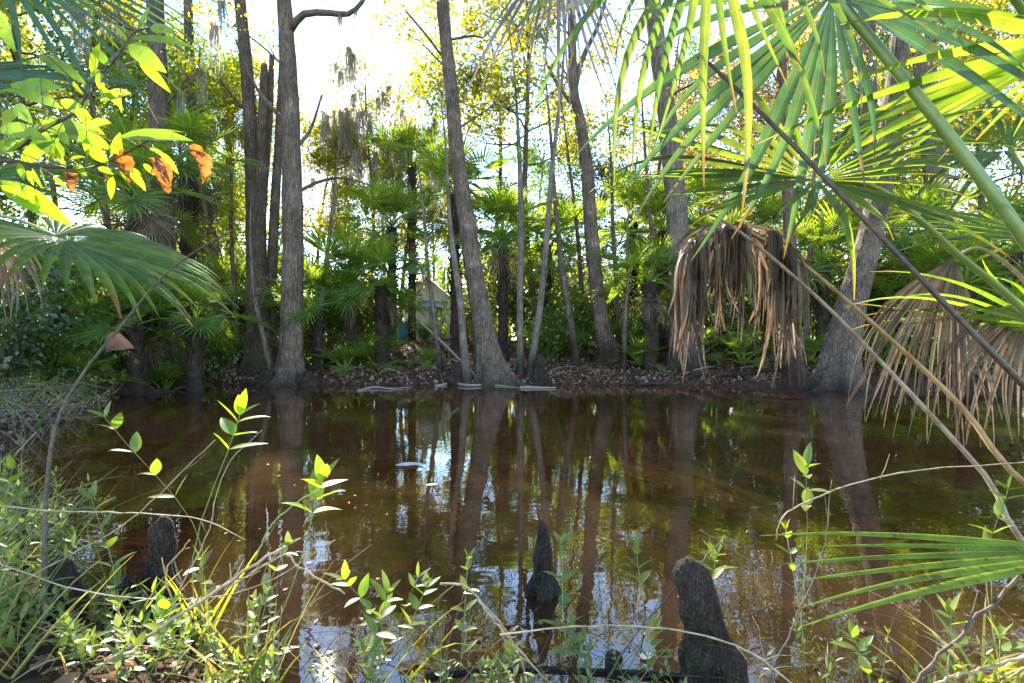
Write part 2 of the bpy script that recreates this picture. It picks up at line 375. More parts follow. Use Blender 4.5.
# ------------------------------------------------------------------ plant generators
def blade(mb, hub, axis, up, R, n, spread, droop, split=0.5, fold=0.3, K=8, lenvar=0.12, costa=0.14, gpow=1.2, wid=1.0, vee=0.2, dev=0.08, curl=0.0, lo=None, hi=None, taper=0.75, skip=0.0):
    hub, axis, up = V(hub), V(axis).normalized(), V(up)
    up = (up - axis * up.dot(axis)).normalized()
    side = axis.cross(up)
    dth = spread / (n - 1)
    for i in range(n):
        th = -spread / 2 + i * dth
        if lo is not None and not (lo <= th <= hi): continue
        if skip and rnd(0, 1) < skip: continue
        d = axis * math.cos(th + rnd(-1, 1) * skip * 0.35) + side * math.sin(th) + up * vee * abs(math.sin(th))
        d.normalize()
        lat0 = side * math.cos(th) - axis * math.sin(th)
        L = R * (0.70 + 0.30 * math.cos(th * 0.5) ** 2) * (1 + rnd(-lenvar, lenvar))
        pos = hub + axis * (costa * R * max(0, math.cos(th)))
        hws = split * L * math.tan(dth / 2) * 1.03 * wid
        dv = V((rnd(-dev, dev), rnd(-dev, dev), rnd(-dev, dev)))
        tw = rnd(-curl, curl)
        dr = droop * rnd(0.75, 1.3)
        n0 = len(mb.v); brown = rnd(0.86, 1.06)
        ds = L / K
        for k in range(K + 1):
            t = k / K
            lat = (lat0 - d * lat0.dot(d)).normalized()
            nr = lat.cross(d)
            if curl and t > split * 0.6:
                q = Matrix.Rotation(tw * (t - split * 0.6), 3, d); lat = q @ lat; nr = q @ nr
            hw = t * L * math.tan(dth / 2) * 1.03 * wid if t < split else hws * max(0.0, 1 - (t - split) / (1 - split)) ** taper
            hw = max(hw, 0.0012)
            mb.v += [pos - lat * hw - nr * hw * fold, pos + nr * hw * fold, pos + lat * hw - nr * hw * fold]
            mb.t += [0.0] * (len(mb.v) - 3 - len(mb.t)) + [t * brown] * 3
            mb.u += [0.0] * (len(mb.v) - 3 - len(mb.u)) + [-1.0, 0.0, 1.0]
            pos = pos + d * ds
            d = (d + GRAV * (dr * (t ** gpow) / K * 2) + (dv / K * 2 if t > split else V((0, 0, 0)))).normalized()
        for k in range(K):
            a = n0 + k * 3
            mb.f += [(a, a + 1, a + 4, a + 3), (a + 1, a + 2, a + 5, a + 4)]


def bez(pts, n=14):
    """smooth curve through the points (Catmull-Rom)"""
    pts = [V(p) for p in pts]
    if len(pts) == 2: return [pts[0].lerp(pts[1], i / n) for i in range(n + 1)]
    q = [pts[0] * 2 - pts[1]] + pts + [pts[-1] * 2 - pts[-2]]
    out = []
    m = max(2, n // (len(pts) - 1))
    for i in range(len(pts) - 1):
        p0, p1, p2, p3 = q[i:i + 4]
        for k in range(m):
            t = k / m
            out.append(0.5 * ((2 * p1) + (p2 - p0) * t + (2 * p0 - 5 * p1 + 4 * p2 - p3) * t * t + (3 * p1 - p0 - 3 * p2 + p3) * t ** 3))
    out.append(pts[-1])
    return out


def lerp_r(r0, r1, n): return [r0 + (r1 - r0) * i / (n - 1) for i in range(n)]


def leaf_quads(C, size, var=0.35, up=0.3, fold=0.18, asp=0.62):
    """diamond shaped folded leaves round the centres C"""
    N = len(C)
    C = np.asarray(C, dtype=np.float64)
    d = RNG.normal(size=(N, 3)); d[:, 2] -= 0.5; d /= np.linalg.norm(d, axis=1)[:, None]
    nrm = RNG.normal(size=(N, 3)); nrm[:, 2] += up * 2
    s = np.cross(d, nrm); s /= np.linalg.norm(s, axis=1)[:, None]
    u = np.cross(s, d)
    L = size * np.exp(RNG.normal(size=N) * var)[:, None]
    base = C - d * L * 0.5
    tip = C + d * L * 0.5
    mid = C - d * L * 0.06
    l = mid + s * L * asp * 0.5 + u * L * fold
    r = mid - s * L * asp * 0.5 + u * L * fold
    return np.stack([base, l, tip, r], axis=1).reshape(-1, 3)


def scatter_round(points, per, rad):
    pts = np.array([tuple(p) for p in points])
    C = np.repeat(pts, per, axis=0)
    return C + RNG.normal(size=C.shape) * rad


def branch(mb, p0, d0, L, r0, depth, tips, limbs, up=0.25, wander=0.35, nsub=4, sides=5):
    """a wandering limb; collects twig points in tips and points along limbs in limbs"""
    K = 6 if depth else 4
    pts = [V(p0)]; d = V(d0).normalized(); dirs = [d]
    for k in range(K):
        d = (d + V((rnd(-1, 1), rnd(-1, 1), rnd(-1, 1))) * wander + V((0, 0, up * 0.3))).normalized()
        pts.append(pts[-1] + d * (L / K)); dirs.append(d)
    rr = [max(0.003, r0 * (1 - 0.8 * k / K)) for k in range(K + 1)]
    mb.tube(pts, rr, sides, cap=False)
    if depth >= 1: limbs.extend(pts[2:])
    if depth == 0:
        tips.extend(pts[1:]); return
    for j in range(nsub):
        k = random.randint(1, K)
        dd = (dirs[k] + V((rnd(-1, 1), rnd(-1, 1), rnd(-0.6, 0.9))) * 0.9).normalized()
        branch(mb, pts[k], dd, L * rnd(0.4, 0.65), rr[k] * 0.6, depth - 1, tips, limbs, up, wander, nsub, max(3, sides - 1))


LIMBS = {}


def tree_from_path(name, label, path, Y, bark, limbspec=None, leaf=None, per=6, lsize=0.1, lrad=0.28, flare=0.0, sides=16, extra=None, group=None, cat='tree', key=None, dY=0.0, wob=0.10):
    """path: (px, py, width px) up the trunk at distance Y; limbspec: (px, py, dx, dz, length, radius, depth, nsub)"""
    path = [(path[0][0], path[0][1] + 16, path[0][2])] + list(path)
    pts = [P(a, b, Y + dY * i / (len(path) - 1)) for i, (a, b, c) in enumerate(path)]
    rad = [c / 2 / F * Y for a, b, c in path]
    n = max(24, len(path) * 5)
    sm = bez(pts, n)
    m = max(2, n // (len(pts) - 1))
    rs = []
    for i in range(len(pts) - 1):
        for k in range(m): rs.append(rad[i] + (rad[i + 1] - rad[i]) * k / m)
    rs.append(rad[-1])
    base = sm[0].copy(); base.z = pts[1].z
    root = thing(name, label, cat, base, group)
    mb = MB()
    z0 = base.z
    amp = [flare * math.exp(-max(0, p.z - z0) / 0.35) for p in sm]
    mb.tube(sm, [r * (1 + a * 0.5) for r, a in zip(rs, amp)], sides if not flare else 36, True, wob, (9, [max(0.07, a * 0.85) for a in amp]) if flare else None)
    for st in (extra or []):
        p2 = bez([P(a, b, Y + dy) for a, b, c, dy in st], 14)
        w = [st[0][2] / 2 / F * Y, st[-1][2] / 2 / F * Y]
        mb.tube(p2, lerp_r(w[0], w[1], len(p2)), 9, True, 0.15)
    tips, limbs = [], []
    for (px, py, dx, dz, L, r, dep, ns) in (limbspec or []):
        branch(mb, P(px, py, Y), V((dx, rnd(-0.5, 0.5), dz)), L, r, dep, tips, limbs, nsub=ns)
    mb.build('trunk', M[bark], root, base)
    if leaf and tips:
        cr = MB(); cr.arr.append(leaf_quads(scatter_round(tips, per, lrad), lsize))
        cr.build('crown', M[leaf], root, base, False)
    if key: LIMBS[key] = limbs
    return root


def crown_tree(name, label, h, crad, cz, cbase, rtrunk, bark, leaf, nlimb=9, nsub=4, per=6, lsize=0.11, lrad=0.3, loc=(0, 0, 0), lean=(0, 0), group=None, key=None):
    root = thing(name, label, 'tree', (0, 0, 0), group)
    mb = MB(); tips = []; limbs = []
    pts = []
    for i in range(9):
        t = i / 8
        pts.append(V((lean[0] * t + 0.18 * h / 8 * math.sin(t * 5 + h), lean[1] * t + 0.1 * math.sin(t * 7), h * t * 0.92 - 0.15)))
    rr = [rtrunk * (1 - 0.75 * i / 8) + (rtrunk * 0.5 if i == 0 else 0) for i in range(9)]
    sm = bez(pts, 24); rs = [np.interp(i / (len(sm) - 1), np.linspace(0, 1, 9), rr) for i in range(len(sm))]
    mb.tube(sm, rs, 10, True, 0.12)
    for j in range(nlimb):
        t = cbase + (1 - cbase) * (j + rnd(0, 1)) / nlimb
        p = sm[int(t * (len(sm) - 1))]
        a = j * 2.4 + rnd(-0.5, 0.5)
        zz = rnd(0.0, 0.7)
        L = crad * (1.0 - 0.45 * max(0, (t - cbase) / (1 - cbase)))* rnd(0.75, 1.1)
        branch(mb, p, V((math.cos(a), math.sin(a), zz)), L, rtrunk * 0.35 * (1.2 - t * 0.7), 2, tips, limbs, nsub=nsub)
    mb.build('trunk', M[bark], root)
    if leaf:
        cr = MB(); st_ = random.getstate()
        keep = [p for p in tips if noise.noise(p * 0.55 + V((h, 0, 0))) + rnd(-.3, .3) > -0.08] or tips
        random.setstate(st_)
        cr.arr.append(leaf_quads(scatter_round(keep, int(per * 3.6), lrad), lsize * 0.82))
        cr.build('crown', M[leaf], root, None, False)
    root.location = loc
    if key: LIMBS[key] = [p + V(loc) for p in limbs]
    return root


def frond_mesh(elev, R=0.85, pl=0.9, n=26, droop=0.5, dead=False, mat='frond', K=6):
    """petiole leaves the heart of the palm at the elevation angle, blade at its end, in local space along +X"""
    mb = MB()
    e = R_(elev)
    d = V((math.cos(e), 0, math.sin(e)))
    sag = 0.25 if not dead else 0.6
    p1 = d * pl * 0.5 + V((0, 0, 0.02)); p2 = d * pl + V((0, 0, -sag * pl * 0.35))
    pts = bez([V((0, 0, 0)), p1, p2], 6)
    mb.tube(pts, lerp_r(0.022, 0.012, len(pts)), 5)
    ax = (pts[-1] - pts[-2]).normalized()
    ax = (ax + V((0, 0, -0.25 if not dead else -1.2))).normalized()
    up = V((-math.sin(e), 0, math.cos(e))) + V((0, rnd(-0.35, 0.35), 0.2))
    blade(mb, pts[-1], ax, up, R, n, R_(rnd(250, 300)) if not dead else R_(200), droop if not dead else 2.8, 0.46, 0.4, K, 0.18, 0.18, 1.1, 0.98 if not dead else 0.6, 0.3, 0.3 if not dead else 0.4, 0.0)
    me = mb.build('frond', M[mat])
    return me


# prototype frond meshes (their data are shared by all the palms)
FR = {}
def fronds_for(kind, specs):
    lst = []
    for (el, R, pl, dr, dead, mt) in specs:
        o = frond_mesh(el, R, pl, 34 if not dead else 24, dr, dead, mt)
        lst.append((o.data, dead))
        COL.objects.unlink(o); bpy.data.objects.remove(o)
    FR[kind] = lst
fronds_for('cabbage', [(82, .8, .7, .35, 0, 'frond'), (66, .85, .85, .45, 0, 'frond'), (58, .8, .95, .5, 0, 'frond'), (45, .9, .95, .5, 0, 'frond'), (36, .85, 1.0, .6, 0, 'frond'),
                       (25, .9, 1.0, .65, 0, 'frond'), (12, .85, 1.0, .8, 0, 'frond'), (0, .9, 1.0, .9, 0, 'frond'), (-14, .85, .9, 1.1, 0, 'frond'), (-28, .85, .9, 1.4, 0, 'frond_yellow')])
fronds_for('dead', [(-20, .8, .75, 0, 1, 'frond_dead'), (-45, .8, .6, 0, 1, 'frond_dead'), (-60, .75, .5, 0, 1, 'frond_dead')])
fronds_for('palmetto', [(75, .55, .6, .3, 0, 'frond'), (60, .6, .7, .35, 0, 'frond'), (48, .6, .75, .4, 0, 'frond'), (35, .6, .75, .45, 0, 'frond'), (20, .55, .7, .6, 0, 'frond'), (8, .55, .65, .8, 0, 'frond_yellow')])


def palm(name, label, loc, trunk_h, nf, ndead=0, sc=1.0, kind='cabbage', group=None, tr=0.13, seed=0, lean=(0, 0)):
    random.seed(1000 + seed)
    root = thing(name, label, 'palm', loc, group)
    top = V((lean[0], lean[1], trunk_h))
    if trunk_h > 0.25:
        mb = MB()
        n = max(6, int(trunk_h / 0.09))
        pts = bez([V((0, 0, -0.2)), V((lean[0] * 0.35, lean[1] * 0.35, trunk_h * 0.5)), top], n)
        rr = []
        for i, p in enumerate(pts):
            t = i / (len(pts) - 1)
            r = tr * (1.15 - 0.25 * t) * (1.0 + 0.16 * (i % 2)) * rnd(0.93, 1.07)
            if t > 0.8: r *= 1.25
            rr.append(r)
        mb.tube(pts, rr, 10, True, 0.3)
        # old leaf bases standing off the trunk
        for i in range(int(trunk_h * 14)):
            t = 0.35 + 0.65 * i / max(1, trunk_h * 14)
            q = pts[min(len(pts) - 1, int(t * (len(pts) - 1)))]
            a = i * 2.4; o = V((math.cos(a), math.sin(a), 0))
            b0 = q + o * tr * 0.8
            mb.tube([b0, b0 + o * 0.09 + V((0, 0, 0.13)), b0 + o * 0.12 + V((0, 0, 0.24))], [0.035, 0.028, 0.016], 4)
        mb.build('trunk', M['palm_bark'], root)
    fl = FR[kind]
    for i in range(nf):
        data, dd = fl[(i * len(fl)) // nf]
        o = bpy.data.objects.new('frond', data); COL.objects.link(o); o.parent = root
        o.location = top; o.rotation_euler = (rnd(-.12, .12), rnd(-.12, .12), i * 2.399 + rnd(-0.35, 0.35)); s = sc * rnd(0.85, 1.12); o.scale = (s, s, s)
    for i in range(ndead):
        data, dd = FR['dead'][i % 3]
        o = bpy.data.objects.new('dead_frond', data); COL.objects.link(o); o.parent = root
        o.location = top - V((0, 0, 0.12)); o.rotation_euler = (0, 0, i * 2.1 + rnd(-0.5, 0.5) + seed); s = sc * rnd(0.8, 1.05); o.scale = (s, s, s)
    return root


def lance_leaf(mb, p, d, nrm, L, w, bend=0.25, fold=0.25, K=5, shape='lance'):
    p, d, nrm = V(p), V(d).normalized(), V(nrm)
    s = d.cross(nrm)
    if s.length < 1e-3: s = d.cross(V((1, 0.2, 0)))
    s.normalize(); n0 = len(mb.v)
    for k in range(K + 1):
        t = k / K
        if shape == 'lance': hw = w * 0.5 * (math.sin(PI * min(1, t ** 0.75)) ** 0.9) + 0.0006
        else: hw = w * 0.5 * max(0.02, (1 - t) ** 0.6 * min(1, 0.4 + 3 * t))
        nr = s.cross(d)
        mb.v += [p - s * hw + nr * hw * fold, p.copy(), p + s * hw + nr * hw * fold]
        p = p + d * (L / K)
        d = (d + GRAV * bend / K * (0.4 + t)).normalized()
    for k in range(K):
        a = n0 + k * 3
        mb.f += [(a, a + 1, a + 4, a + 3), (a + 1, a + 2, a + 5, a + 4)]


def herb_geo(stem, leaf, base, top, bow, pairs, L, w, r=0.0022, start=0.3, whorl=False, K=4, tipn=3):
    base, top = V(base), V(top)
    mid = base.lerp(top, 0.5) + V(bow)
    pts = bez([base, mid, top], 10)
    stem.tube(pts, lerp_r(r, r * 0.5, len(pts)), 4)
    for i in range(pairs):
        t = start + (1 - start) * i / max(1, pairs - 0.5)
        f = t * (len(pts) - 1); k = min(len(pts) - 2, int(f)); q = pts[k].lerp(pts[k + 1], f - k)
        tg = (pts[k + 1] - pts[k]).normalized()
        a0 = i * 1.7 + rnd(-.4, .4)
        for sgn in (0, PI):
            a = a0 + sgn + rnd(-.25, .25)
            o = tg.orthogonal().normalized(); o = Matrix.Rotation(a, 3, tg) @ o
            d = (o + tg * rnd(0.3, 0.9)).normalized()
            lance_leaf(leaf, q, d, V((rnd(-.2, .2), rnd(-.2, .2), 1)), L * rnd(0.7, 1.15) * (1 - 0.25 * abs(t - 0.6)), w * rnd(0.8, 1.2), rnd(0.1, 0.6), 0.25, K)
    tg = (pts[-1] - pts[-2]).normalized()
    for i in range(tipn):
        o = Matrix.Rotation(i * 2.1, 3, tg) @ tg.orthogonal().normalized()
        lance_leaf(leaf, pts[-1], (tg + o * rnd(0.4, 1.1)).normalized(), V((0, 0, 1)), L * rnd(0.6, 0.9), w * 0.8, 0.2, 0.25, K)


def grass_blade(mb, base, d, L, w, bend, K=6):
    p, d = V(base), V(d).normalized()
    s = d.cross(V((rnd(-1, 1), rnd(-1, 1), 0.2))).normalized(); n0 = len(mb.v)
    for k in range(K + 1):
        t = k / K
        hw = w * 0.5 * (1 - t) ** 0.6 + 0.0004
        mb.v += [p - s * hw, p + s * hw]
        p = p + d * (L / K); d = (d + GRAV * bend / K * (0.3 + 1.4 * t)).normalized()
    for k in range(K):
        a = n0 + 2 * k
        mb.f.append((a, a + 1, a + 3, a + 2))


def moss_mesh(L, w, n, seed):
    random.seed(seed)
    mb = MB()
    for i in range(n):
        x, y = rnd(-w, w), rnd(-w, w)
        l = L * rnd(0.3, 1.0) * (1 - 0.5 * (abs(x) + abs(y)) / (2 * w))
        p = V((x * 0.6, y * 0.6, rnd(0, 0.05))); k = max(4, int(l / 0.09))
        dx = rnd(-0.04, .04)
        th = rnd(0.008, 0.018); n0 = len(mb.v)
        ang = rnd(0, PI); sd = V((math.cos(ang), math.sin(ang), 0))
        for j in range(k + 1):
            t = j / k
            hw = th * (1 - 0.8 * t) * rnd(0.6, 1.5)
            mb.v += [p - sd * hw, p + sd * hw]
            p = p + V((rnd(-.02, .02) + dx * 0.5, rnd(-.02, .02), -l / k))
        for j in range(k):
            a = n0 + 2 * j; mb.f.append((a, a + 1, a + 3, a + 2))
    return mb


def at(px, Y, dz=0.0):
    x = (px - CX) / F * Y
    return V((x, Y, ground(x, Y) + dz))


# ================================================================== THE SETTING
def axis_coords(lo, hi, step, far, growth=1.35):
    a = list(np.arange(lo, hi + 1e-6, step)); s = step
    while a[-1] < far: s *= growth; a.append(a[-1] + s)
    s = step
    while a[0] > -far: s *= growth; a.insert(0, a[0] - s)
    return a
xs = axis_coords(-12, 14, 0.2, 300); ys = axis_coords(0, 24, 0.17, 300)
mb = MB()
for y in ys:
    for x in xs: mb.v.append(V((x, y, ground(x, y))))
nx = len(xs)
for j in range(len(ys) - 1):
    for i in range(nx - 1):
        a = j * nx + i; mb.f.append((a, a + 1, a + nx + 1, a + nx))
g = mb.build('ground', M['soil']); g['kind'] = 'structure'
mb = MB(); mb.quad(V((-16, 0.6, 0)), V((16, 0.6, 0)), V((16, 15.5, 0)), V((-16, 15.5, 0)))
w = mb.build('water', M['water'], None, None, False); w['kind'] = 'structure'

# leaf litter lying on the banks
C = []
while len(C) < 15000:
    y = 12.6 + 9 * random.random() ** 1.6; x = rnd(-9, 13)
    z = ground(x, y)
    if z > 0.012: C.append((x, y, z + 0.015))
mb = MB(); mb.arr.append(leaf_quads(np.array(C), 0.10, 0.35, 2.5, 0.08)); tag(mb.build('leaf_litter', M['litter'], None, None, False), 'brown fallen leaves covering the far bank', 'leaf litter', None, 'stuff')
def near_litter(n, x0, x1, y0, y1, zlo, zhi, mat, label, L0, L1, tilt):
    mb = MB(); c = 0
    while c < n:
        x = rnd(x0, x1); y = rnd(y0, y1); z = ground(x, y)
        if not zlo < z < zhi: continue
        c += 1; a = rnd(0, 2 * PI); L = rnd(L0, L1)
        lance_leaf(mb, (x, y, z + 0.012), V((math.cos(a), math.sin(a), rnd(-.1, tilt))), V((rnd(-.3, .3), rnd(-.3, .3), 1)), L, L * rnd(.35, .6), rnd(-1.2, 1.6), rnd(-.9, .9), 6)
        for q in mb.v[-21:]: q += V((0.012 * noise.noise(q * 55), 0.012 * noise.noise(q * 55 + V((9, 0, 0))), 0.010 * noise.noise(q * 70)))
    tag(mb.build('leaf_litter', M[mat], None, None), label, 'leaf litter', None, 'stuff')
C = []
while len(C) < 3500:
    y = rnd(3.5, 12); x = -5.5 - 0.58 * (y - 6) + rnd(-3.5, 0.3); z = ground(x, y)
    if z > 0.0: C.append((x, y, z + 0.015))
mb = MB(); mb.arr.append(leaf_quads(np.array(C), 0.085, 0.35, 1.6, 0.12)); tag(mb.build('leaf_litter', M['litter'], None, None, False), 'brown fallen leaves on the left bank below the left palm', 'leaf litter', None, 'stuff')
near_litter(1500, -4.5, 3, 1.1, 4.5, 0.0, 9, 'litter_orange', 'orange and tan fallen leaves on the near bank under the weeds', 0.03, 0.075, 0.9)
near_litter(1300, -3, 4, 1.6, 6.5, -0.35, -0.03, 'litter_orange', 'sunken orange leaves lying on the bed of the pond', 0.05, 0.09, 0.05)

# ================================================================== TREES OF THE FAR BANK
random.seed(21)
tree_from_path('tree', 'straight grey tree with dark flared foot standing alone at the left of the far waterline',
    [(288, 392, 40), (289, 378, 28), (291, 355, 22), (292, 320, 20), (293, 250, 19), (292, 180, 18), (290, 100, 16), (286, 30, 14), (281, -40, 13), (272, -140, 11), (260, -260, 8)], 13.1, 'bark_grey',
    [(288, 70, -0.8, 0.5, 2.0, 0.035, 2, 3), (274, -120, -0.7, 0.7, 2.4, 0.04, 2, 4)], 'maple', 4, 0.10, 0.3, 1.1, 20,
    [[(290, 30, 8, 0), (304, 14, 7, -.1), (330, 13, 5.5, -.2), (348, 14, 5, -.2), (362, 2, 4.5, -.25), (372, -20, 4, -.3), (390, -70, 2, -.4)],
     [(293, 152, 4, 0), (310, 130, 3, .2), (322, 95, 2, .3)], [(292, 128, 5, 0), (272, 108, 4, .1), (252, 80, 3, .2), (236, 40, 2, .2)], [(293, 195, 4, 0), (318, 182, 3, .2), (345, 178, 2, .3), (372, 186, 1.5, .4)]], key='straight')
tree_from_path('tree', 'clump of grey stems with two broken tops behind the straight grey tree',
    [(261, 384, 38), (260, 358, 26), (258, 310, 20), (256, 240, 18), (254, 175, 15), (250, 120, 12), (246, 60, 11), (240, 0, 10), (230, -120, 10), (222, -220, 7)], 14.4, 'bark_brown',
    [(252, 120, -0.8, 0.6, 2.2, 0.05, 2, 3), (240, 0, -0.6, 0.7, 2.5, 0.05, 2, 4)], 'maple', 3, 0.1, 0.25, 0.7, 16,
    [[(259, 235, 13, 0), (262, 140, 10, -.1), (264, 72, 8, -.1), (264, 64, 4, -.1)], [(261, 220, 9, .1), (269, 120, 7, .1), (272, 56, 5, .1)],
     [(270, 378, 12, .3), (273, 250, 9, .3), (278, 150, 8, .3), (282, 60, 6, .3), (284, -60, 4, .3)]], key='clump')
tree_from_path('tree', 'slim grey tree leaning left behind the left fan palm, bright sky beside it',
    [(226, 350, 18), (222, 300, 15), (214, 255, 14), (206, 220, 13), (199, 185, 12), (194, 140, 11), (190, 60, 9), (186, -60, 7)], 15.8, 'bark_grey',
    [(196, 160, -0.8, 0.6, 1.6, 0.03, 2, 3), (190, 60, 0.6, 0.6, 2, 0.03, 2, 3)], 'maple', 3, 0.1, 0.3)
tree_from_path('tree', 'leaning tree with thick flared foot at the middle of the far waterline',
    [(494, 394, 46), (493, 380, 35), (490, 362, 27), (485, 335, 21), (477, 290, 18), (468, 230, 16.5), (458, 160, 14.5), (452, 100, 13), (446, 40, 12), (440, -30, 12), (430, -150, 9)], 13.2, 'bark_grey',
    [(455, 130, 0.9, 0.5, 2.2, 0.035, 2, 4), (446, 40, 0.8, 0.5, 2.6, 0.04, 2, 4), (449, 70, -0.7, 0.6, 1.8, 0.03, 2, 3), (440, -30, 0.4, 0.7, 2.5, 0.04, 2, 4)], 'maple', 9, 0.11, 0.3, 1.2, 20,
    [[(481, 345, 6, -.3), (485, 368, 6, -.35), (487, 392, 6, -.4)], [(452, 104, 3, 0), (449, 70, 3, 0), (430, 40, 2.5, .1), (405, 10, 2, .1)]], key='lean')
tree_from_path('tree', 'slender grey tree curving left above the palms right of the middle',
    [(610, 358, 22), (604, 332, 15), (597, 290, 14), (591, 230, 13), (587, 170, 12), (580, 120, 10), (574, 92, 9), (572, 40, 8), (571, -30, 7), (568, -140, 5)], 15.2, 'bark_grey',
    [(574, 92, -0.7, 0.8, 2.4, 0.035, 2, 4), (572, 40, -0.7, 0.6, 2.4, 0.03, 2, 4), (590, 200, 0.7, 0.6, 1.3, 0.02, 2, 2)], 'maple', 5, 0.10, 0.28, 0.5, 14,
    [[(574, 95, 6, 0), (582, 60, 5, .1), (600, 20, 4, .2), (612, -30, 3, .3)], [(578, 110, 5, 0), (560, 88, 4, .1), (545, 60, 3, .1)]])
tree_from_path('tree', 'broad pale grey trunk rising behind the hanging dead palm frond',
    [(684, 364, 30), (682, 320, 23), (680, 270, 21), (677, 220, 20), (672, 160, 19), (665, 100, 17), (657, 40, 16), (648, -40, 15), (638, -160, 11)], 14.6, 'bark_pale',
    [(660, 60, -0.8, 0.6, 2.0, 0.03, 2, 3), (665, 100, 0.8, 0.6, 2.4, 0.04, 2, 4), (650, -20, -0.4, 0.8, 2.4, 0.04, 2, 4)], 'autumn', 2, 0.10, 0.3, 0.5)
tree_from_path('tree', 'stout grey trunk leaning right between the two hanging dead palm fronds',
    [(836, 396, 50), (839, 375, 38), (842, 350, 32), (849, 315, 27), (861, 270, 23), (873, 225, 21), (884, 170, 19), (892, 110, 17), (900, 40, 15), (908, -60, 12), (915, -180, 11)], 11.9, 'bark_grey',
    [(890, 120, -0.7, 0.6, 2.2, 0.03, 2, 4), (896, 70, 0.8, 0.6, 2.4, 0.04, 2, 4)], 'maple', 4, 0.09, 0.28, 0.8, 18, key='right')
tree_from_path('tree', 'thin reddish trunk standing upright beside the larger dead palm frond',
    [(794, 372, 17), (791, 330, 12), (790, 250, 11), (787, 150, 10), (784, 70, 9), (783, -20, 8), (782, -120, 6)], 10.8, 'bark_red',
    [(785, 80, 0.8, 0.6, 1.6, 0.02, 2, 3)], 'autumn', 3, 0.08, 0.25, 0.3, 12)
tree_from_path('tree', 'upright pale trunk seen through the fan of the upper right palm',
    [(868, 340, 20), (868, 260, 18), (868, 160, 17), (867, 60, 16), (866, -60, 13), (864, -180, 9)], 17.0, 'bark_pale',
    [(868, 120, -0.8, 0.5, 2.6, 0.04, 2, 4), (867, 60, 0.8, 0.6, 2.6, 0.04, 2, 4), (867, 10, -0.8, 0.6, 2.6, 0.04, 2, 4)], 'autumn', 3, 0.10, 0.3)
tree_from_path('tree', 'pale mottled trunk leaning left behind the green palm stalk at the right',
    [(950, 350, 26), (945, 270, 22), (936, 180, 20), (926, 80, 18), (916, -20, 15), (906, -140, 10)], 15.5, 'bark_pale',
    [(930, 120, 0.8, 0.6, 2.6, 0.04, 2, 4), (922, 40, -0.7, 0.6, 2.4, 0.04, 2, 4), (940, 200, 0.9, 0.4, 1.8, 0.03, 2, 3)], 'maple', 4, 0.10, 0.3)
tree_from_path('tree', 'dark trunk hung with moss rising behind the upper left palm',
    [(172, 372, 28), (167, 320, 22), (164, 250, 20), (162, 180, 19), (159, 100, 17), (156, 20, 15), (152, -80, 12), (148, -180, 8)], 12.2, 'bark_brown',
    [(160, 110, 0.8, 0.5, 2.0, 0.04, 2, 4), (157, 40, -0.8, 0.5, 2.4, 0.04, 2, 4), (154, -20, 0.8, 0.6, 2.4, 0.04, 2, 4)], 'maple', 5, 0.085, 0.25, 0.5, key='leftdark')
G_sap = 'thin saplings on the far bank'
tree_from_path('sapling', 'straight thin pale sapling just right of the flared leaning tree', [(520, 372, 8), (520, 300, 6.5), (521, 220, 6), (519, 150, 4), (514, 70, 2), (506, 10, 0.6)], 13.6, 'bark_pale', [(520, 170, 0.7, 0.8, 1.0, 0.012, 1, 3)], 'midgreen', 6, 0.09, 0.2, 0, 8, group=G_sap)
tree_from_path('sapling', 'thin pale sapling slanting to the right from the waterline', [(530, 372, 8), (535, 340, 7), (542, 290, 6.5), (548, 220, 6), (553, 160, 4.5), (561, 90, 3), (566, 20, 1.5), (570, -40, .6)], 13.5, 'bark_pale', [(556, 130, 0.7, 0.8, 1.0, 0.012, 1, 3)], 'maple', 6, 0.09, 0.2, 0, 8, group=G_sap)
tree_from_path('sapling', 'thin sapling leaning left towards the slanting pale one', [(575, 352, 8), (568, 310, 7), (561, 260, 6), (555, 200, 4.5), (551, 140, 3), (545, 70, 1), (540, 30, .5)], 15, 'bark_grey', [(553, 180, -0.7, 0.8, 1.0, 0.012, 1, 3)], 'midgreen', 6, 0.09, 0.2, 0, 8, group=G_sap)
tree_from_path('sapling', 'thin crooked sapling standing in the water close by the flared leaning tree', [(468, 390, 10), (464, 350, 8), (460, 300, 7), (453, 250, 6), (449, 210, 4), (446, 150, 2.5), (440, 90, .6)], 12.9, 'bark_pale', [(450, 220, -0.7, 0.8, 0.8, 0.01, 1, 3)], None, 6, 0.09, 0.2, 0, 8, group=G_sap)
tree_from_path('sapling', 'bare forked sapling in front of the clump of grey stems', [(272, 380, 6), (264, 340, 5), (255, 300, 4.5), (252, 270, 3), (250, 230, 2), (252, 190, .5)], 13.0, 'bark_pale', [(258, 312, 0.9, 1.0, 0.9, 0.012, 1, 2)], None, 6, 0.09, 0.2, 0, 7, group=G_sap)
tree_from_path('sapling', 'bare thin sapling beside the skirted palm at the right', [(624, 362, 5), (625, 320, 4.5), (628, 280, 3), (627, 240, 2), (630, 200, .5)], 14.0, 'bark_grey', [(627, 270, 0.7, 1.0, 0.5, 0.008, 1, 2)], None, 6, 0.09, 0.2, 0, 7, group=G_sap)

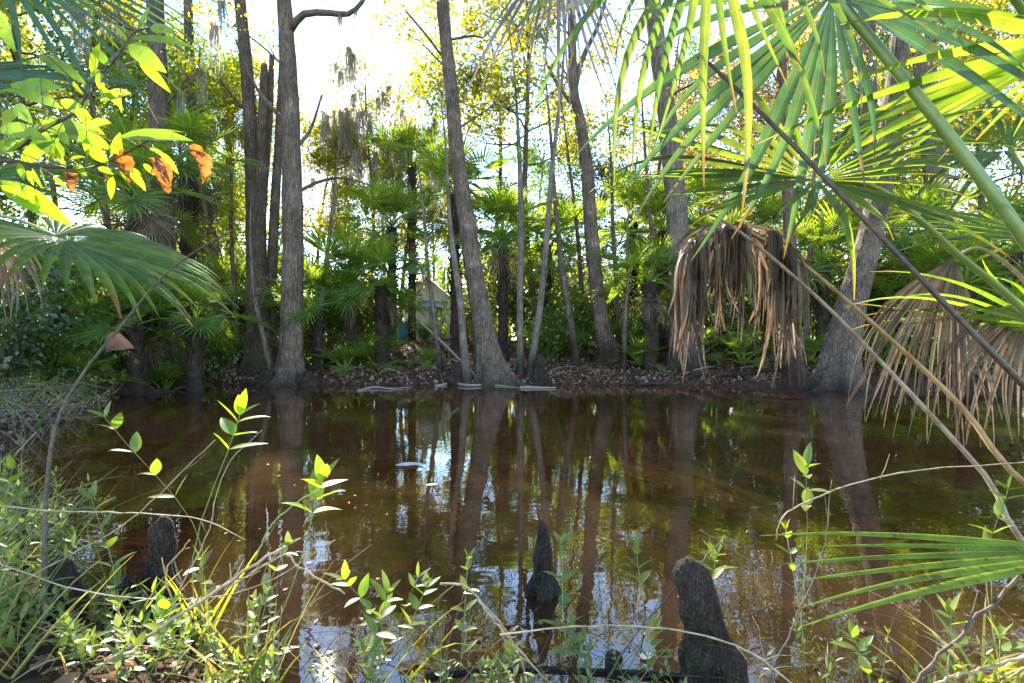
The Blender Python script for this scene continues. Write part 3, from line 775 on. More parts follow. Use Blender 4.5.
for (lab, path, Y, bk, lf) in [
    ('thin grey sapling standing left of the tall skirted palm', [(618, 356, 6), (617, 300, 5), (613, 230, 4), (611, 160, 2.5), (606, 100, .6)], 16, 'bark_grey', 'maple'),
    ('thin dark sapling between the curving slender tree and the slanting sapling', [(583, 352, 6), (582, 300, 5), (578, 240, 4), (570, 170, 3), (560, 90, .6)], 16.5, 'bark_brown', 'midgreen'),
    ('thin pale sapling leaning right before the dark trunked palm', [(440, 372, 6), (436, 330, 5), (428, 270, 4), (424, 215, 3), (416, 150, .6)], 14.2, 'bark_pale', None),
    ('thin grey sapling left of the broad pale trunk', [(656, 366, 6), (655, 300, 5), (651, 230, 4), (645, 150, 3), (640, 70, .6)], 15, 'bark_grey', 'maple'),
    ('thin pale sapling close behind the thin reddish trunk', [(806, 362, 7), (808, 300, 6), (812, 220, 5), (818, 130, 4), (830, 40, .6)], 14.5, 'bark_pale', 'autumn'),
    ('thin dark sapling between the dark mossy trunk and the slim leaning tree', [(190, 366, 7), (192, 300, 6), (188, 230, 5), (180, 150, 3), (178, 80, .6)], 13.5, 'bark_brown', 'maple'),
    ('thin pale sapling right of the straight grey tree', [(322, 378, 6), (320, 330, 5), (325, 270, 4), (334, 200, 3), (338, 150, .6)], 14.0, 'bark_pale', None),
    ('thin grey sapling left of the clump of grey stems', [(238, 366, 6), (236, 310, 5), (232, 250, 4), (231, 170, 3), (226, 90, .6)], 14.6, 'bark_grey', 'maple')]:
    p2 = path[2]; tree_from_path('sapling', lab, path, Y, bk, [(p2[0], p2[1], 0.8, 0.9, 0.9, 0.012, 1, 3), (path[3][0], path[3][1], -0.8, 0.8, 1.0, 0.012, 1, 3), (path[4][0], path[4][1], 0.3, 1, 0.7, 0.006, 1, 3)], lf, 6, 0.08, 0.2, 0, 8, group=G_sap)

# trees further back, crowns against the sky
G_back = 'trees behind the palms'
def back(px, Y, h, cr, cb, bark, leaf, per, label, nl=9, ns=4, ls=0.12, rt=0.13, lean=(0, 0), key=None, seed=1, lrad=0.25):
    random.seed(300 + seed)
    return crown_tree('tree', label, h, cr, 0, cb, rt, bark, leaf, nl, ns, per, ls, lrad, at(px, Y), lean, G_back, key)
b1 = back(545, 19, 16, 4.4, 0.46, 'bark_brown', 'maple', 9, 'yellow leaved tree crowning the middle, right of the flared leaning tree', 18, 4, 0.14, 0.14, (-1.2, 0), seed=1)
b2 = back(655, 23, 15, 4.0, 0.30, 'bark_grey', 'autumn', 2, 'thinly leafed grey tree with bare twigs against the blue sky gap', 15, 4, 0.13, 0.14, (0.8, 0), seed=2)
b3 = back(770, 22, 16, 4.6, 0.25, 'bark_pale', 'autumn', 6, 'tan leaved tree behind the drooping yellow palm leaves', 18, 4, 0.14, 0.16, (0, 0), seed=3)
b4 = back(985, 19, 14, 4.4, 0.22, 'bark_grey', 'maple', 7, 'yellow green tree behind the palm at the right edge', 17, 4, 0.13, 0.15, (0, 0), seed=4)
b5 = back(105, 15.5, 14, 3.8, 0.28, 'bark_brown', 'maple', 7, 'yellow green tree behind the upper left palm leaves', 17, 4, 0.12, 0.13, (0, 0), seed=5)
b6 = back(20, 13, 12, 3.6, 0.2, 'bark_brown', 'midgreen', 8, 'green tree at the left edge behind the palm', 16, 4, 0.12, 0.13, (0, 0), seed=6)
b7 = back(364, 21.5, 12.0, 3.4, 0.42, 'bark_grey', 'autumn', 2, 'mossy nearly bare tree right of the straight grey tree', 15, 4, 0.11, 0.11, (0.3, 0), 'mossy', seed=7)
b8 = back(405, 24, 10.5, 3.4, 0.35, 'bark_grey', 'midgreen', 2, 'low mossy tree standing above the roof of the cottage', 14, 4, 0.14, 0.12, (0, 0), 'mossy2', seed=8)
b9 = back(500, 26, 17, 4.6, 0.25, 'bark_brown', 'evergreen', 1, 'dark green tree behind the yellow leaved one', 16, 4, 0.17, 0.15, (-.5, 0), seed=9)
b10 = back(590, 26, 10, 3.6, 0.25, 'bark_brown', 'evergreen', 6, 'low dark green tree at the foot of the blue sky gap', 14, 4, 0.16, 0.13, (0, 0), seed=10)
b11 = back(212, 22, 14, 3.6, 0.3, 'bark_brown', 'midgreen', 5, 'loose green tree between the dark mossy trunk and the clump', 15, 4, 0.14, 0.13, (-.6, 0), 'mossy3', seed=11)
b12 = back(860, 25, 17, 5.0, 0.2, 'bark_brown', 'midgreen', 6, 'bushy green tree behind the upright pale trunk', 17, 4, 0.17, 0.15, (0, 0), seed=12)
b13 = back(332, 20.5, 9.6, 2.3, 0.35, 'bark_grey', 'maple', 5, 'small yellow green tree close right of the straight grey tree', 13, 4, 0.12, 0.09, (0, 0), seed=13)
b14 = back(385, 27, 15.0, 3.6, 0.45, 'bark_grey', 'maple', 3, 'tall thin tree with few leaves standing in the wide sky gap', 15, 4, 0.14, 0.12, (0.5, 0), seed=14)
k = 15
for (px, Y, src, sc, lab) in [
    (318, 27, b2, 0.85, 'thinly leafed tree with bare twigs right beside the straight grey tree'), (372, 30, b2, 0.78, 'thinly leafed tree filling the foot of the wide sky gap'), (425, 27, b1, 0.62, 'small yellow leaved tree left of the flared leaning tree'),
    (740, 27, b2, 1.1, 'thinly leafed tree with bare twigs behind the drooping yellow palm leaves'), (900, 24, b3, 1.0, 'tan leaved tree right of the upright pale trunk'),
    (60, 22, b5, 1.1, 'tall yellow green tree far behind the left palm'), (160, 26, b6, 1.15, 'green tree far behind the dark mossy trunk'),
    
    (690, 30, b12, 0.95, 'green tree far behind the broad pale trunk'), (930, 29, b3, 1.05, 'tan leaved tree far behind the palm stalk'),
    (1060, 24, b1, 1.1, 'yellow leaved tree half outside the right edge'), (-60, 19, b1, 1.1, 'yellow leaved tree half outside the left edge'),
    (630, 33, b9, 0.6, 'dark green tree farthest back below the sky gap'), (790, 33, b9, 1.05, 'dark green tree farthest back behind the reddish trunk'),
    (700, 26, b3, 0.9, 'tan leaved tree right behind the broad pale trunk'), (820, 20, b4, 0.95, 'yellow green tree left of the upright pale trunk'), (150, 19, b11, 0.95, 'loose green tree behind the dark mossy trunk'),
     (255, 20, b5, 0.8, 'yellow green tree behind the clump of grey stems'),
    (540, 34, b6, 1.15, 'green tree farthest back behind the saplings'), (130, 33, b9, 1.0, 'dark tree farthest back at the left'), (225, 36, b12, 0.8, 'pale green tree farthest back beside the leaning slim trunk')]:
    dup(src, at(px, Y), k * 1.3, sc, lab, G_back); k += 1

# ================================================================== PALMS OF THE FAR BANK
G_palm = 'fan palms of the far bank'
def palm_at(cx, cy, Y, label, nf=16, nd=0, sc=1.0, tr=0.13, seed=0, kind='cabbage', name='fan_palm'):
    g_ = at(cx, Y); h = CH - (cy - CY) / F * Y - g_.z
    return palm(name, label, g_, max(0.05, h), nf, nd, sc, kind, G_palm, tr, seed)
PALMS = [
    (352, 285, 14.6, 'bushy fan palm lit from behind, right of the straight grey tree', 18, 0, 0.95),
    (392, 228, 17.5, 'taller fan palm left of the cottage', 16, 2, 1.0),
    (412, 168, 20.0, 'tallest fan palm, crown standing out above the cottage roof', 15, 1, 1.1),
    (455, 195, 16.2, 'dark trunked fan palm just right of the cottage front', 15, 1, 0.95),
    (382, 286, 14.4, 'stubby fan palm with brown dead leaves left of the cottage wall', 9, 5, 0.8),
    (503, 236, 15.8, 'fan palm with glowing leaves right of the flared leaning tree', 17, 2, 1.0),
    (547, 245, 17.0, 'fan palm between the two pale saplings', 16, 1, 1.0),
    (632, 222, 17.2, 'tall fan palm with a brown skirt right of the curving slender tree', 16, 6, 1.0),
    (662, 232, 16.0, 'fan palm left of the broad pale trunk', 15, 1, 1.0),
    (650, 282, 14.3, 'low fan palm with drooping dead leaves before the tall skirted one', 12, 5, 0.8),
    (724, 262, 16.5, 'fan palm behind the larger dead frond', 16, 0, 1.0),
    (768, 240, 18.0, 'fan palm behind the thin reddish trunk', 16, 1, 1.1),
    (822, 262, 14.2, 'fan palm left of the stout leaning trunk', 15, 1, 0.95),
    (905, 245, 14.5, 'fan palm right of the stout leaning trunk', 16, 1, 1.0),
    (965, 285, 12.5, 'fan palm behind the smaller dead frond', 15, 1, 0.95),
    (1015, 250, 14.5, 'fan palm at the right edge of the far bank', 15, 1, 1.0),
    (318, 305, 14.0, 'low fan palm at the foot of the straight grey tree', 13, 0, 0.75),
    (188, 165, 13.0, 'tall palm with a heavy brown skirt left of the clump', 12, 9, 0.9),
    (138, 195, 11.0, 'dark trunked palm left of the mossy trunk', 12, 6, 0.85),
    (236, 300, 15.5, 'fan palm between the slim leaning tree and the clump', 15, 1, 0.95),
    (195, 320, 11.3, 'low bright fan palm under the left palm leaf', 13, 0, 0.7),
    (135, 325, 10.5, 'low fan palm beneath the tip of the left palm leaf', 13, 1, 0.7),
    (200, 110, 19.0, 'tall palm with small round crown against the bright sky', 14, 3, 1.0),
    (230, 105, 21.0, 'second tall palm crown beside the clump of stems', 14, 3, 1.0),
    (60, 300, 10.5, 'fan palm in shade at the left edge', 14, 2, 0.85),
    (700, 215, 21.0, 'fan palm far behind the broad pale trunk', 15, 1, 1.1),
    (860, 215, 20.0, 'fan palm far behind the stout leaning trunk', 15, 1, 1.1),
    (272, 290, 18.0, 'fan palm seen between the clump and the straight grey tree', 14, 1, 1.0),
]
for i, (cx, cy, Y, lab, nf, nd, sc) in enumerate(PALMS):
    palm_at(cx, cy, Y, lab, nf, nd, sc * 1.15, 0.13 if nf > 12 else 0.16, i)
G_pm = 'palmettos low on the far bank'
for i, (px, Y, sc, lab) in enumerate([
    (345, 13.7, .8, 'small palmetto by the water right of the straight grey tree'), (375, 14.5, .9, 'palmetto in the shade left of the stubby palm'), (428, 14.3, .5, 'small palmetto below the cottage'),
    (578, 15.8, .7, 'small dim palmetto left of the curving slender tree'), (640, 14.5, .8, 'palmetto right of the foot of the curving slender tree'), (700, 15, .9, 'palmetto behind the lower tips of the larger dead frond'),
    (742, 14, .9, 'palmetto below the gap in the larger dead frond'), (812, 13.6, .8, 'palmetto left of the foot of the stout leaning trunk'), (880, 13.4, 1.0, 'palmetto right of the foot of the stout leaning trunk'),
    (930, 12.8, 1.0, 'palmetto behind the tips of the smaller dead frond'), (1005, 12.4, 1.0, 'palmetto near the right edge of the far bank'), (165, 11.5, .8, 'palmetto by the foot of the dark mossy trunk'), (80, 9.8, .8, 'palmetto on the left bank below the palm leaf')]):
    palm('palmetto', lab, at(px, Y), 0.1, 11, 0, sc, 'palmetto', G_pm, 0.1, 60 + i)

# ================================================================== SHRUBS
G_sh = 'shrubs filling the far bank'
def shrub(label, h, w, leaf, per, ls, seed, nst=9):
    random.seed(seed)
    root = thing('shrub', label, 'shrub', (0, 0, 0), G_sh)
    mb = MB(); tips, limbs = [], []
    for i in range(nst):
        a = i * 2.4
        branch(mb, V((rnd(-.1, .1), rnd(-.1, .1), -0.05)), V((math.cos(a) * w / h * rnd(.2, 1.1), math.sin(a) * w / h * rnd(.2, 1.1), 1)), h * rnd(0.6, 1.0), 0.014, 1, tips, limbs, 0.2, 0.25, 6, 4)
    mb.build('stem', M['twig'], root)
    cr = MB(); cr.arr.append(leaf_quads(scatter_round(tips, per, 0.16), ls)); cr.build('foliage', M[leaf], root, None, False)
    return root
SH = [shrub('', 1.8, 1.2, 'midgreen', 10, 0.10, 401, 12), shrub('', 2.8, 1.4, 'evergreen', 11, 0.11, 402, 12), shrub('', 2.6, 1.2, 'maple', 8, 0.095, 403, 11), shrub('', 1.1, 0.9, 'midgreen', 9, 0.075, 404, 12)]
SL = [(300, 15.5, 0, 1.0, 'green shrub behind the foot of the straight grey tree'), (330, 17, 1, 1.1, 'dark shrub behind the bushy lit palm'), (365, 16.2, 0, 1.1, 'green shrub between the bushy and the taller palm'),
      (366, 20, 2, 1.3, 'yellowish shrub behind the taller palm left of the cottage'), (425, 19.0, 3, 0.55, 'low bright shrub in front of the cottage wall'), (470, 18.5, 0, 0.9, 'green shrub right of the dark trunked palm'),
      (490, 22, 2, 1.5, 'tall yellowish shrub behind the flared leaning tree'), (520, 20, 1, 1.3, 'dark shrub behind the straight thin sapling'), (545, 15.2, 3, 1.0, 'low shrub at the feet of the saplings'),
      (562, 16.2, 0, 1.0, 'green shrub right of the slanting sapling'), (585, 17.5, 1, 0.9, 'dark shrub left of the curving slender tree'), (615, 19, 0, 1.3, 'green shrub behind the tall skirted palm'),
      (637, 15.5, 3, 1.1, 'low shrub right of the bare thin sapling'), (670, 18, 1, 1.2, 'dark shrub left of the broad pale trunk'), (710, 19, 2, 1.5, 'yellowish shrub right of the broad pale trunk'),
      (745, 15.8, 0, 1.1, 'green shrub seen through the larger dead frond'), (775, 16.5, 1, 1.1, 'dark shrub behind the thin reddish trunk'), (805, 18.5, 2, 1.4, 'yellowish shrub right of the reddish trunk'),
      (838, 17, 0, 1.3, 'green shrub behind the foot of the stout leaning trunk'), (890, 16, 1, 1.1, 'dark shrub behind the smaller dead frond'), (925, 16.5, 2, 1.3, 'yellowish shrub left of the pale mottled trunk'),
      (965, 15, 0, 1.2, 'green shrub right of the pale mottled trunk'), (1005, 16.5, 1, 1.2, 'dark shrub near the right edge'), (240, 17, 0, 1.2, 'green shrub left of the clump of stems'),
      (210, 13.2, 3, 1.1, 'low shrub right of the dark mossy trunk'), (180, 15.5, 2, 1.2, 'yellowish shrub behind the dark mossy trunk'), (145, 12.5, 0, 1.1, 'green shrub left of the dark mossy trunk'),
      (100, 11.5, 1, 1.0, 'dark shrub behind the left palm leaf'), (55, 9.6, 3, 1.1, 'low shrub on the left bank'), (15, 9.0, 1, 0.9, 'dark shrub at the left edge'),
      (280, 22, 1, 1.3, 'dark shrub far behind the straight grey tree'), (640, 24, 2, 1.6, 'yellowish shrub far behind the tall skirted palm'), (575, 26, 1, 1.6, 'dark shrub far behind the curving slender tree'),
      (760, 25, 1, 1.7, 'dark shrub far behind the larger dead frond'), (870, 24, 0, 1.7, 'green shrub far behind the stout leaning trunk'), (980, 22, 2, 1.6, 'yellowish shrub far behind the right palm'),
      (120, 20, 0, 1.7, 'green shrub far behind the left palm leaf'), (200, 24, 2, 1.6, 'yellowish shrub far behind the slim leaning tree'), (340, 27, 0, 1.6, 'green shrub far behind the bushy lit palm')]
done = set()
for i, (px, Y, v, sc, lab) in enumerate(SL):
    if v not in done:
        done.add(v); o = SH[v]; o.location = at(px, Y); o.scale = (sc,) * 3; o['label'] = lab
        continue
    dup(SH[v], at(px, Y), i * 1.9, sc, lab, G_sh)

# far woods closing the view behind everything, one mass
random.seed(77)
C = []
mb = MB()
for i in range(420):
    y = rnd(36, 62); x = rnd(-1.25, 1.25) * y
    px = CX + x / y * F
    h = rnd(5, 11)
    if 270 < px < 440: h *= 0.35
    if 560 < px < 640: h *= 0.6
    z0 = 1.2
    mb.tube([V((x, y, z0)), V((x + rnd(-.4, .4), y, z0 + h * 0.5)), V((x + rnd(-.6, .6), y, z0 + h * 0.9))], [0.14, 0.1, 0.03], 5, False)
    m_ = int(60 + h * 9)
    for j in range(m_):
        a = rnd(0, 2 * PI); rr = rnd(0, 1) ** 0.6 * (0.9 + h * 0.16); t = rnd(0.02, 1)
        C.append((x + math.cos(a) * rr, y + math.sin(a) * rr, z0 + h * t))
mb.arr.append(leaf_quads(np.array(C), 0.36, 0.3, 0.3, 0.15, 0.7))
tag(mb.build('far_woods', M['midgreen'], None, None, False), 'distant green woodland closing the view behind the palms', 'woods', None, 'stuff')

# ================================================================== SPANISH MOSS
G_moss = 'spanish moss clumps'
MOSS = [moss_mesh(0.9, 0.10, 26, 501).build('spanish_moss', M['moss']), moss_mesh(1.5, 0.13, 36, 502).build('spanish_moss', M['moss']), moss_mesh(0.6, 0.09, 20, 503).build('spanish_moss', M['moss'])]
first = [True] * 3
def hang(p, v, sc, lab, rz=0.0):
    if first[v]: o = MOSS[v]; first[v] = False
    else: o = MOSS[v].copy(); COL.objects.link(o)
    o.location = p; o.scale = (sc, sc, sc * rnd(0.8, 1.25)); o.rotation_euler = (0, 0, rz)
    tag(o, lab, 'moss', G_moss)
random.seed(88)
for key, n_, lab in [('mossy', 60, 'grey moss hanging in the mossy nearly bare tree'), ('mossy2', 24, 'grey moss hanging in the low mossy tree above the cottage'), ('mossy3', 26, 'grey moss hanging in the loose green tree left of the clump'), ('leftdark', 16, 'grey moss hanging from the dark trunk at the left'), ('clump', 4, 'grey moss hanging from the clump of stems'), ('right', 4, 'grey moss hanging from the stout leaning trunk')]:
    L = LIMBS[key]
    for i in range(n_):
        hang(random.choice(L), random.choice((0, 1, 1, 2)), rnd(0.8, 1.3) * (1.5 if key.startswith('mossy') else 0.9), lab, rnd(0, 6))
for i in range(38):
    hang(P(rnd(312, 412), rnd(105, 205), rnd(20.5, 22.5)), random.choice((0, 1, 1)), rnd(1.0, 1.6), 'grey moss hanging in the mossy nearly bare tree', rnd(0, 6))
hang(P(340, 15, 12.9), 1, 0.8, 'long grey moss hanging from the bent limb left of the sky gap')
hang(P(356, 10, 12.9), 0, 0.8, 'shorter grey moss near the tip of the bent limb')
hang(P(318, 12, 12.95), 2, 0.9, 'short grey moss close to the trunk on the bent limb')

# ================================================================== COTTAGE
random.seed(5)
cp = at(432, 25.0); cz = cp.z
cot = thing('cottage', 'small cream cottage with blue lean-to roof glimpsed between the palm trunks', 'cottage', (cp.x, cp.y, cz))
M['cream'] = plain_mat('cream_boards', (0.76, 0.73, 0.62), (0.84, 0.81, 0.72), 6, 0.7, 0.1, (6, 1, 0.5))
M['whitewall'] = plain_mat('white_boards', (0.66, 0.67, 0.68), (0.78, 0.79, 0.8), 6, 0.7, 0.1)
M['roofyellow'] = plain_mat('weathered_roof', (0.42, 0.36, 0.20), (0.62, 0.55, 0.34), 5, 0.8, 0.3)
M['bluetin'] = plain_mat('blue_tin', (0.16, 0.24, 0.38), (0.28, 0.38, 0.52), 9, 0.45, 0.2, (8, 1, 1))
M['doorwood'] = plain_mat('door_wood', (0.40, 0.36, 0.24), (0.52, 0.47, 0.34), 7, 0.7, 0.1)
M['dark'] = plain_mat('dark_glass', (0.02, 0.025, 0.03), (0.04, 0.05, 0.06), 4, 0.15, 0.0)
M['bluepaint'] = plain_mat('blue_paint', (0.05, 0.25, 0.42), (0.08, 0.36, 0.52), 6, 0.5, 0.1)
mb = MB(); W0, W1, D = -1.35, 2.6, 3.0
mb.box(W0, W1, 0, D, -0.3, 2.05); a = len(mb.v)
mb.v += [V((W0, 0, 2.05)), V((0.75, 0, 2.05)), V((-0.30, 0, 2.95)), V((W0, D, 2.05)), V((0.75, D, 2.05)), V((-0.30, D, 2.95))]
mb.f += [(a, a + 1, a + 2), (a + 5, a + 4, a + 3)]
mb.build('wall', M['cream'], cot, None, False)
mb = MB()
for (x0, z0, x1, z1) in ((-1.55, 1.92, -0.30, 3.0), (-0.30, 3.0, 0.95, 1.92)):
    n0 = len(mb.v)
    mb.v += [V((x0, -0.25, z0)), V((x1, -0.25, z1)), V((x1, D + .2, z1)), V((x0, D + .2, z0)), V((x0, -0.25, z0 + 0.08)), V((x1, -0.25, z1 + 0.08)), V((x1, D + .2, z1 + 0.08)), V((x0, D + .2, z0 + 0.08))]
    for f in ((3, 2, 1, 0), (4, 5, 6, 7), (0, 1, 5, 4), (1, 2, 6, 5), (2, 3, 7, 6), (3, 0, 4, 7)): mb.f.append(tuple(n0 + i for i in f))
mb.box(0.96, 2.75, -0.25, D + 0.2, 2.06, 2.16)
mb.build('roof', M['roofyellow'], cot, None, False)
mb = MB(); n0 = 0
mb.v += [V((-0.75, -1.1, 1.45)), V((0.8, -1.1, 1.45)), V((0.8, -0.01, 1.8)), V((-0.75, -0.01, 1.8)), V((-0.75, -1.1, 1.49)), V((0.8, -1.1, 1.49)), V((0.8, -0.01, 1.84)), V((-0.75, -0.01, 1.84))]
for f in ((3, 2, 1, 0), (4, 5, 6, 7), (0, 1, 5, 4), (1, 2, 6, 5), (2, 3, 7, 6), (3, 0, 4, 7)): mb.f.append(f)
mb.build('awning', M['bluetin'], cot, None, False)
for x in (-0.7, 0.75):
    mb = MB(); mb.tube([V((x, -1.02, -0.3)), V((x, -1.02, 1.455))], [0.04, 0.04], 6); mb.build('post', M['doorwood'], cot)
mb = MB(); mb.box(-0.15, 0.65, -0.05, -0.004, -0.1, 1.62); dr = mb.build('door', M['doorwood'], cot, None, False)
mb = MB(); mb.box(0.52, 0.57, -0.1, -0.053, 0.8, 0.86); mb.build('handle', M['dark'], dr, None, False)
mb = MB(); mb.box(-1.2, -0.85, -0.04, -0.004, 0.6, 1.5); wf = mb.build('window', M['whitewall'], cot, None, False)
mb = MB(); mb.box(-1.15, -0.9, -0.05, -0.043, 0.66, 1.44); mb.build('pane', M['dark'], wf, None, False)
mb = MB(); mb.box(1.3, 2.1, -0.04, -0.004, 0.8, 1.6); wf = mb.build('window', M['whitewall'], cot, None, False)
mb = MB(); mb.box(1.36, 2.04, -0.05, -0.043, 0.86, 1.54); mb.build('pane', M['dark'], wf, None, False)
bx = thing('water_tub', 'bright blue tub beside the left corner of the cream cottage', 'tub', at(404, 23.2))
mb = MB(); prof = [(0.30, 0.0), (0.36, 0.42), (0.42, 0.85), (0.45, 0.87), (0.42, 0.9)]
for i, (r, z) in enumerate(prof): pass
mb.tube([V((0, 0, z)) for r, z in prof], [r for r, z in prof], 18); mb.build('tub_body', M['bluepaint'], bx)
mb = MB(); mb.tube([V((0.0, 0.0, 0.905)), V((0, 0, 0.93))], [0.43, 0.40], 18); mb.build('lid', M['bluetin'], bx)

M['bleached'] = plain_mat('bleached_wood', (0.12, 0.095, 0.07), (0.36, 0.31, 0.25), 14, 0.8, 0.5, (1, 6, 6))
# ================================================================== STICKS AND LOGS
def stick(name, label, pts, r0, r1, mat, cat, group=None, sides=8, wob=0.15, n=16):
    sm = bez(pts, n); mb = MB()
    if cat == 'stem':
        for q in sm[1:-1]: q += V((rnd(-1, 1), rnd(-1, 1), rnd(-1, 1))) * r0 * 0.9
        for _ in range(3):
            k = random.randint(3, len(sm) - 4); dd = ((sm[k + 1] - sm[k]).normalized() + V((rnd(-1, 1), rnd(-.5, .5), rnd(-.6, 1))) * .9).normalized(); l_ = rnd(.03, .11)
            mb.tube([sm[k], sm[k] + dd * l_ * .5, sm[k] + dd * l_ + V((0, 0, rnd(-.02, .02)))], [r1 * .8, r1 * .6, r1 * .3], 4)
    mb.tube(sm, [r * (1 + (0.25 if (cat == 'stem' and i % 5 == 0) else 0)) for i, r in enumerate(lerp_r(r0, r1, len(sm)))], sides, True, wob)
    o = mb.build(name, M[mat], None, sm[0]); o.location = sm[0]
    return tag(o, label, cat, group)
def W(px, py):     # a point on the water seen at px, py
    d = CH * F / (py - CY); return P(px, py, d)
stick('floating_branch', 'pale bare branch floating before the far bank, left of the middle', [W(358, 391) + V((0, 0, -.01)), W(374, 388.5) + V((0, 0, .03)), W(392, 389.5) + V((0, 0, .02)), W(412, 387) + V((0, 0, .01))], 0.04, 0.01, 'bleached', 'branch')
stick('floating_branch', 'long pale log floating at the foot of the flared leaning tree', [W(436, 386) + V((0, -.05, -.02)), W(452, 384.5) + V((0, -.1, .03)), W(470, 386) + V((0, -.2, .035)), W(495, 385) + V((0, -.3, .02)), W(522, 387) + V((0, -.3, -.01))], 0.055, 0.012, 'bleached', 'log')
stick('floating_branch', 'greenish bare branch floating right of the flared leaning tree', [W(520, 388) + V((0, -.05, .015)), W(556, 388.5) + V((0, -.05, .02))], 0.04, 0.02, 'bleached', 'branch')
stick('fallen_branch', 'thin dead stick leaning from the bank towards the flared leaning tree', [P(418, 320, 14.6), P(440, 340, 14.1), P(478, 378, 13.0), P(486, 388, 12.8)], 0.03, 0.035, 'bleached', 'stick')
stick('fallen_branch', 'dark dead log lying on the far bank behind the larger dead frond', [at(690, 13.4, .06), at(740, 13.2, .09), at(800, 13.3, .06)], 0.09, 0.06, 'bark_brown', 'log')
stick('fallen_branch', 'grey bare log lying along the waterline right of the middle', [W(640, 386) + V((0, 0.1, .04)), W(700, 385) + V((0, .1, .05)), W(760, 384.5) + V((0, .1, .04))], 0.045, 0.015, 'bark_pale', 'log')
stick('fallen_branch', 'broken log lying on the left bank under the palm leaf', [at(95, 9.6, .1), at(140, 10.6, .12), at(196, 11.6, .1)], 0.13, 0.09, 'bark_brown', 'log')
stick('fallen_branch', 'dark branch lying in the water along the bottom edge beside the big knee', [P(425, 676, 1.68), P(500, 670, 1.72), P(600, 673, 1.70), P(690, 676, 1.66), P(700, 680, 1.6)], 0.016, 0.012, 'knee', 'branch')
random.seed(14)
for i in range(14):
    px = rnd(320, 800); y_ = rnd(12.9, 14.6); c0 = at(px, y_, 0.05); a = rnd(-.6, .6); L_ = rnd(.4, 1.1)
    d_ = V((math.cos(a), math.sin(a), 0)); e_ = c0 + d_ * L_; e_.z = ground(e_.x, e_.y) + rnd(.03, .22); m_ = c0.lerp(e_, .5) + V((rnd(-.06, .06), 0, rnd(0, .08)))
    stick('dead_stick', 'small dead stick lying among the leaves of the far bank', [c0, m_, e_], rnd(.012, .025), 0.006, 'bleached' if i % 2 else 'twig', 'stick', 'dead sticks on the far bank', 6)
random.seed(15)
for i, (px, Y, lab) in enumerate([(30, 7.2, 'crossed grey dead twigs at the left edge of the water'), (15, 6.2, 'tangle of dead twigs low at the left edge')]):
    root = thing('brush_pile', lab, 'dead twigs', at(px, Y), 'dead twigs on the left bank')
    mb = MB()
    for j in range(9):
        a = rnd(0, PI); l = rnd(0.5, 1.5); o = V((rnd(-.6, .6), rnd(-.5, .5), rnd(0.02, .35)))
        d = V((math.cos(a), math.sin(a), rnd(-.25, .35)))
        mb.tube([o - d * l / 2, o + V((0, 0, rnd(-.05, .1))), o + d * l / 2], [0.016, 0.012, 0.005], 5)
    mb.build('twig', M['twig'], root)

# ================================================================== CYPRESS KNEES
G_knee = 'cypress knees along the near shore'
def knee(label, px, base_py, top_py, wpx, d, lean=0.0, depth=0.25, seed=0, blunt=0.45):
    random.seed(700 + seed)
    b = P(px, base_py, d); t = P(px + lean, top_py, d)
    h = t.z - b.z; r = wpx / 2 / F * d
    root = b - V((0, 0, depth))
    N = 26; pts = []; rr = []
    for i in range(N + 1):
        u = i / N
        z = -depth + (h + depth) * u
        k_ = max(0, (z / h)) if h else 0
        off = (t - b) * k_; off.z = 0
        pts.append(V((b.x + off.x + 0.06 * r * math.sin(u * 9 + seed), b.y + off.y, b.z + z)))
        prof = 1.0 - (1 - blunt) * min(1, max(0, k_)) ** 0.8 + (0.22 if z < 0 else 0.22 * max(0, 1 - k_ * 2.6) ** 2) + 0.10 * math.sin(k_ * 11 + seed * 2) * (1 - k_)
        if k_ > 0.86: prof *= math.sqrt(max(0.02, 1 - ((k_ - 0.86) / 0.14) ** 2)) * 0.9 + 0.1
        rr.append(max(0.002, r * prof))
    mb = MB(); mb.tube(pts, rr, 22, True, 0.45, (6, [0.34 * (1 - 0.7 * i / N) for i in range(N + 1)]))
    for q in mb.v:
        w_ = V((q.x - b.x, q.y - b.y, 0)); g_ = 1.6 / max(0.02, r)
        q += w_ * (0.5 * noise.noise(q * g_ * V((1, 1, 0.5)).x * 0.5 + V((seed, 0, 0))) + 0.22 * noise.noise(V((q.x * g_ * 1.6, q.y * g_ * 1.6, q.z * g_ * 0.5))))
    o = mb.build('cypress_knee', M['knee'], None, b); o.location = b
    return tag(o, label, 'cypress knee', G_knee)
knee('slender cypress knee rising alone from open water in the middle', 545, 592, 521, 25, 2.25, -3, 0.4, 1, 0.42)
knee('stout cypress knee nearest the viewer, standing at the bottom edge', 714, 700, 558, 60, 1.58, -24, 0.2, 2, 0.42)
knee('short stub of a knee in the water beside the sunken branch', 612, 690, 650, 20, 1.68, 3, 0.2, 3, 0.6)
knee('tall dark knee at the left with weeds about its foot', 66, 660, 557, 42, 1.95, -6, 0.2, 4, 0.45)
knee('tall dark knee rising between weeds right of the first tall one', 164, 640, 516, 36, 2.15, -2, 0.2, 5, 0.4)
knee('low rounded knee between the two tall dark ones', 124, 640, 577, 30, 2.1, 0, 0.2, 6, 0.5)
knee('low broad knee at the foot of the taller left one', 184, 665, 615, 44, 1.9, 0, 0.2, 7, 0.5)
knee('small rounded knee near the left edge', 22, 610, 556, 26, 2.3, 0, 0.2, 8, 0.5)
knee('tiny knee on the far waterline left of the flared leaning tree', 458, 384, 362, 15, 12.95, 0, 0.3, 9, 0.5)
knee('tiny knee on the far bank right of the saplings', 541, 376, 355, 10, 13.2, 0, 0.3, 10, 0.5)
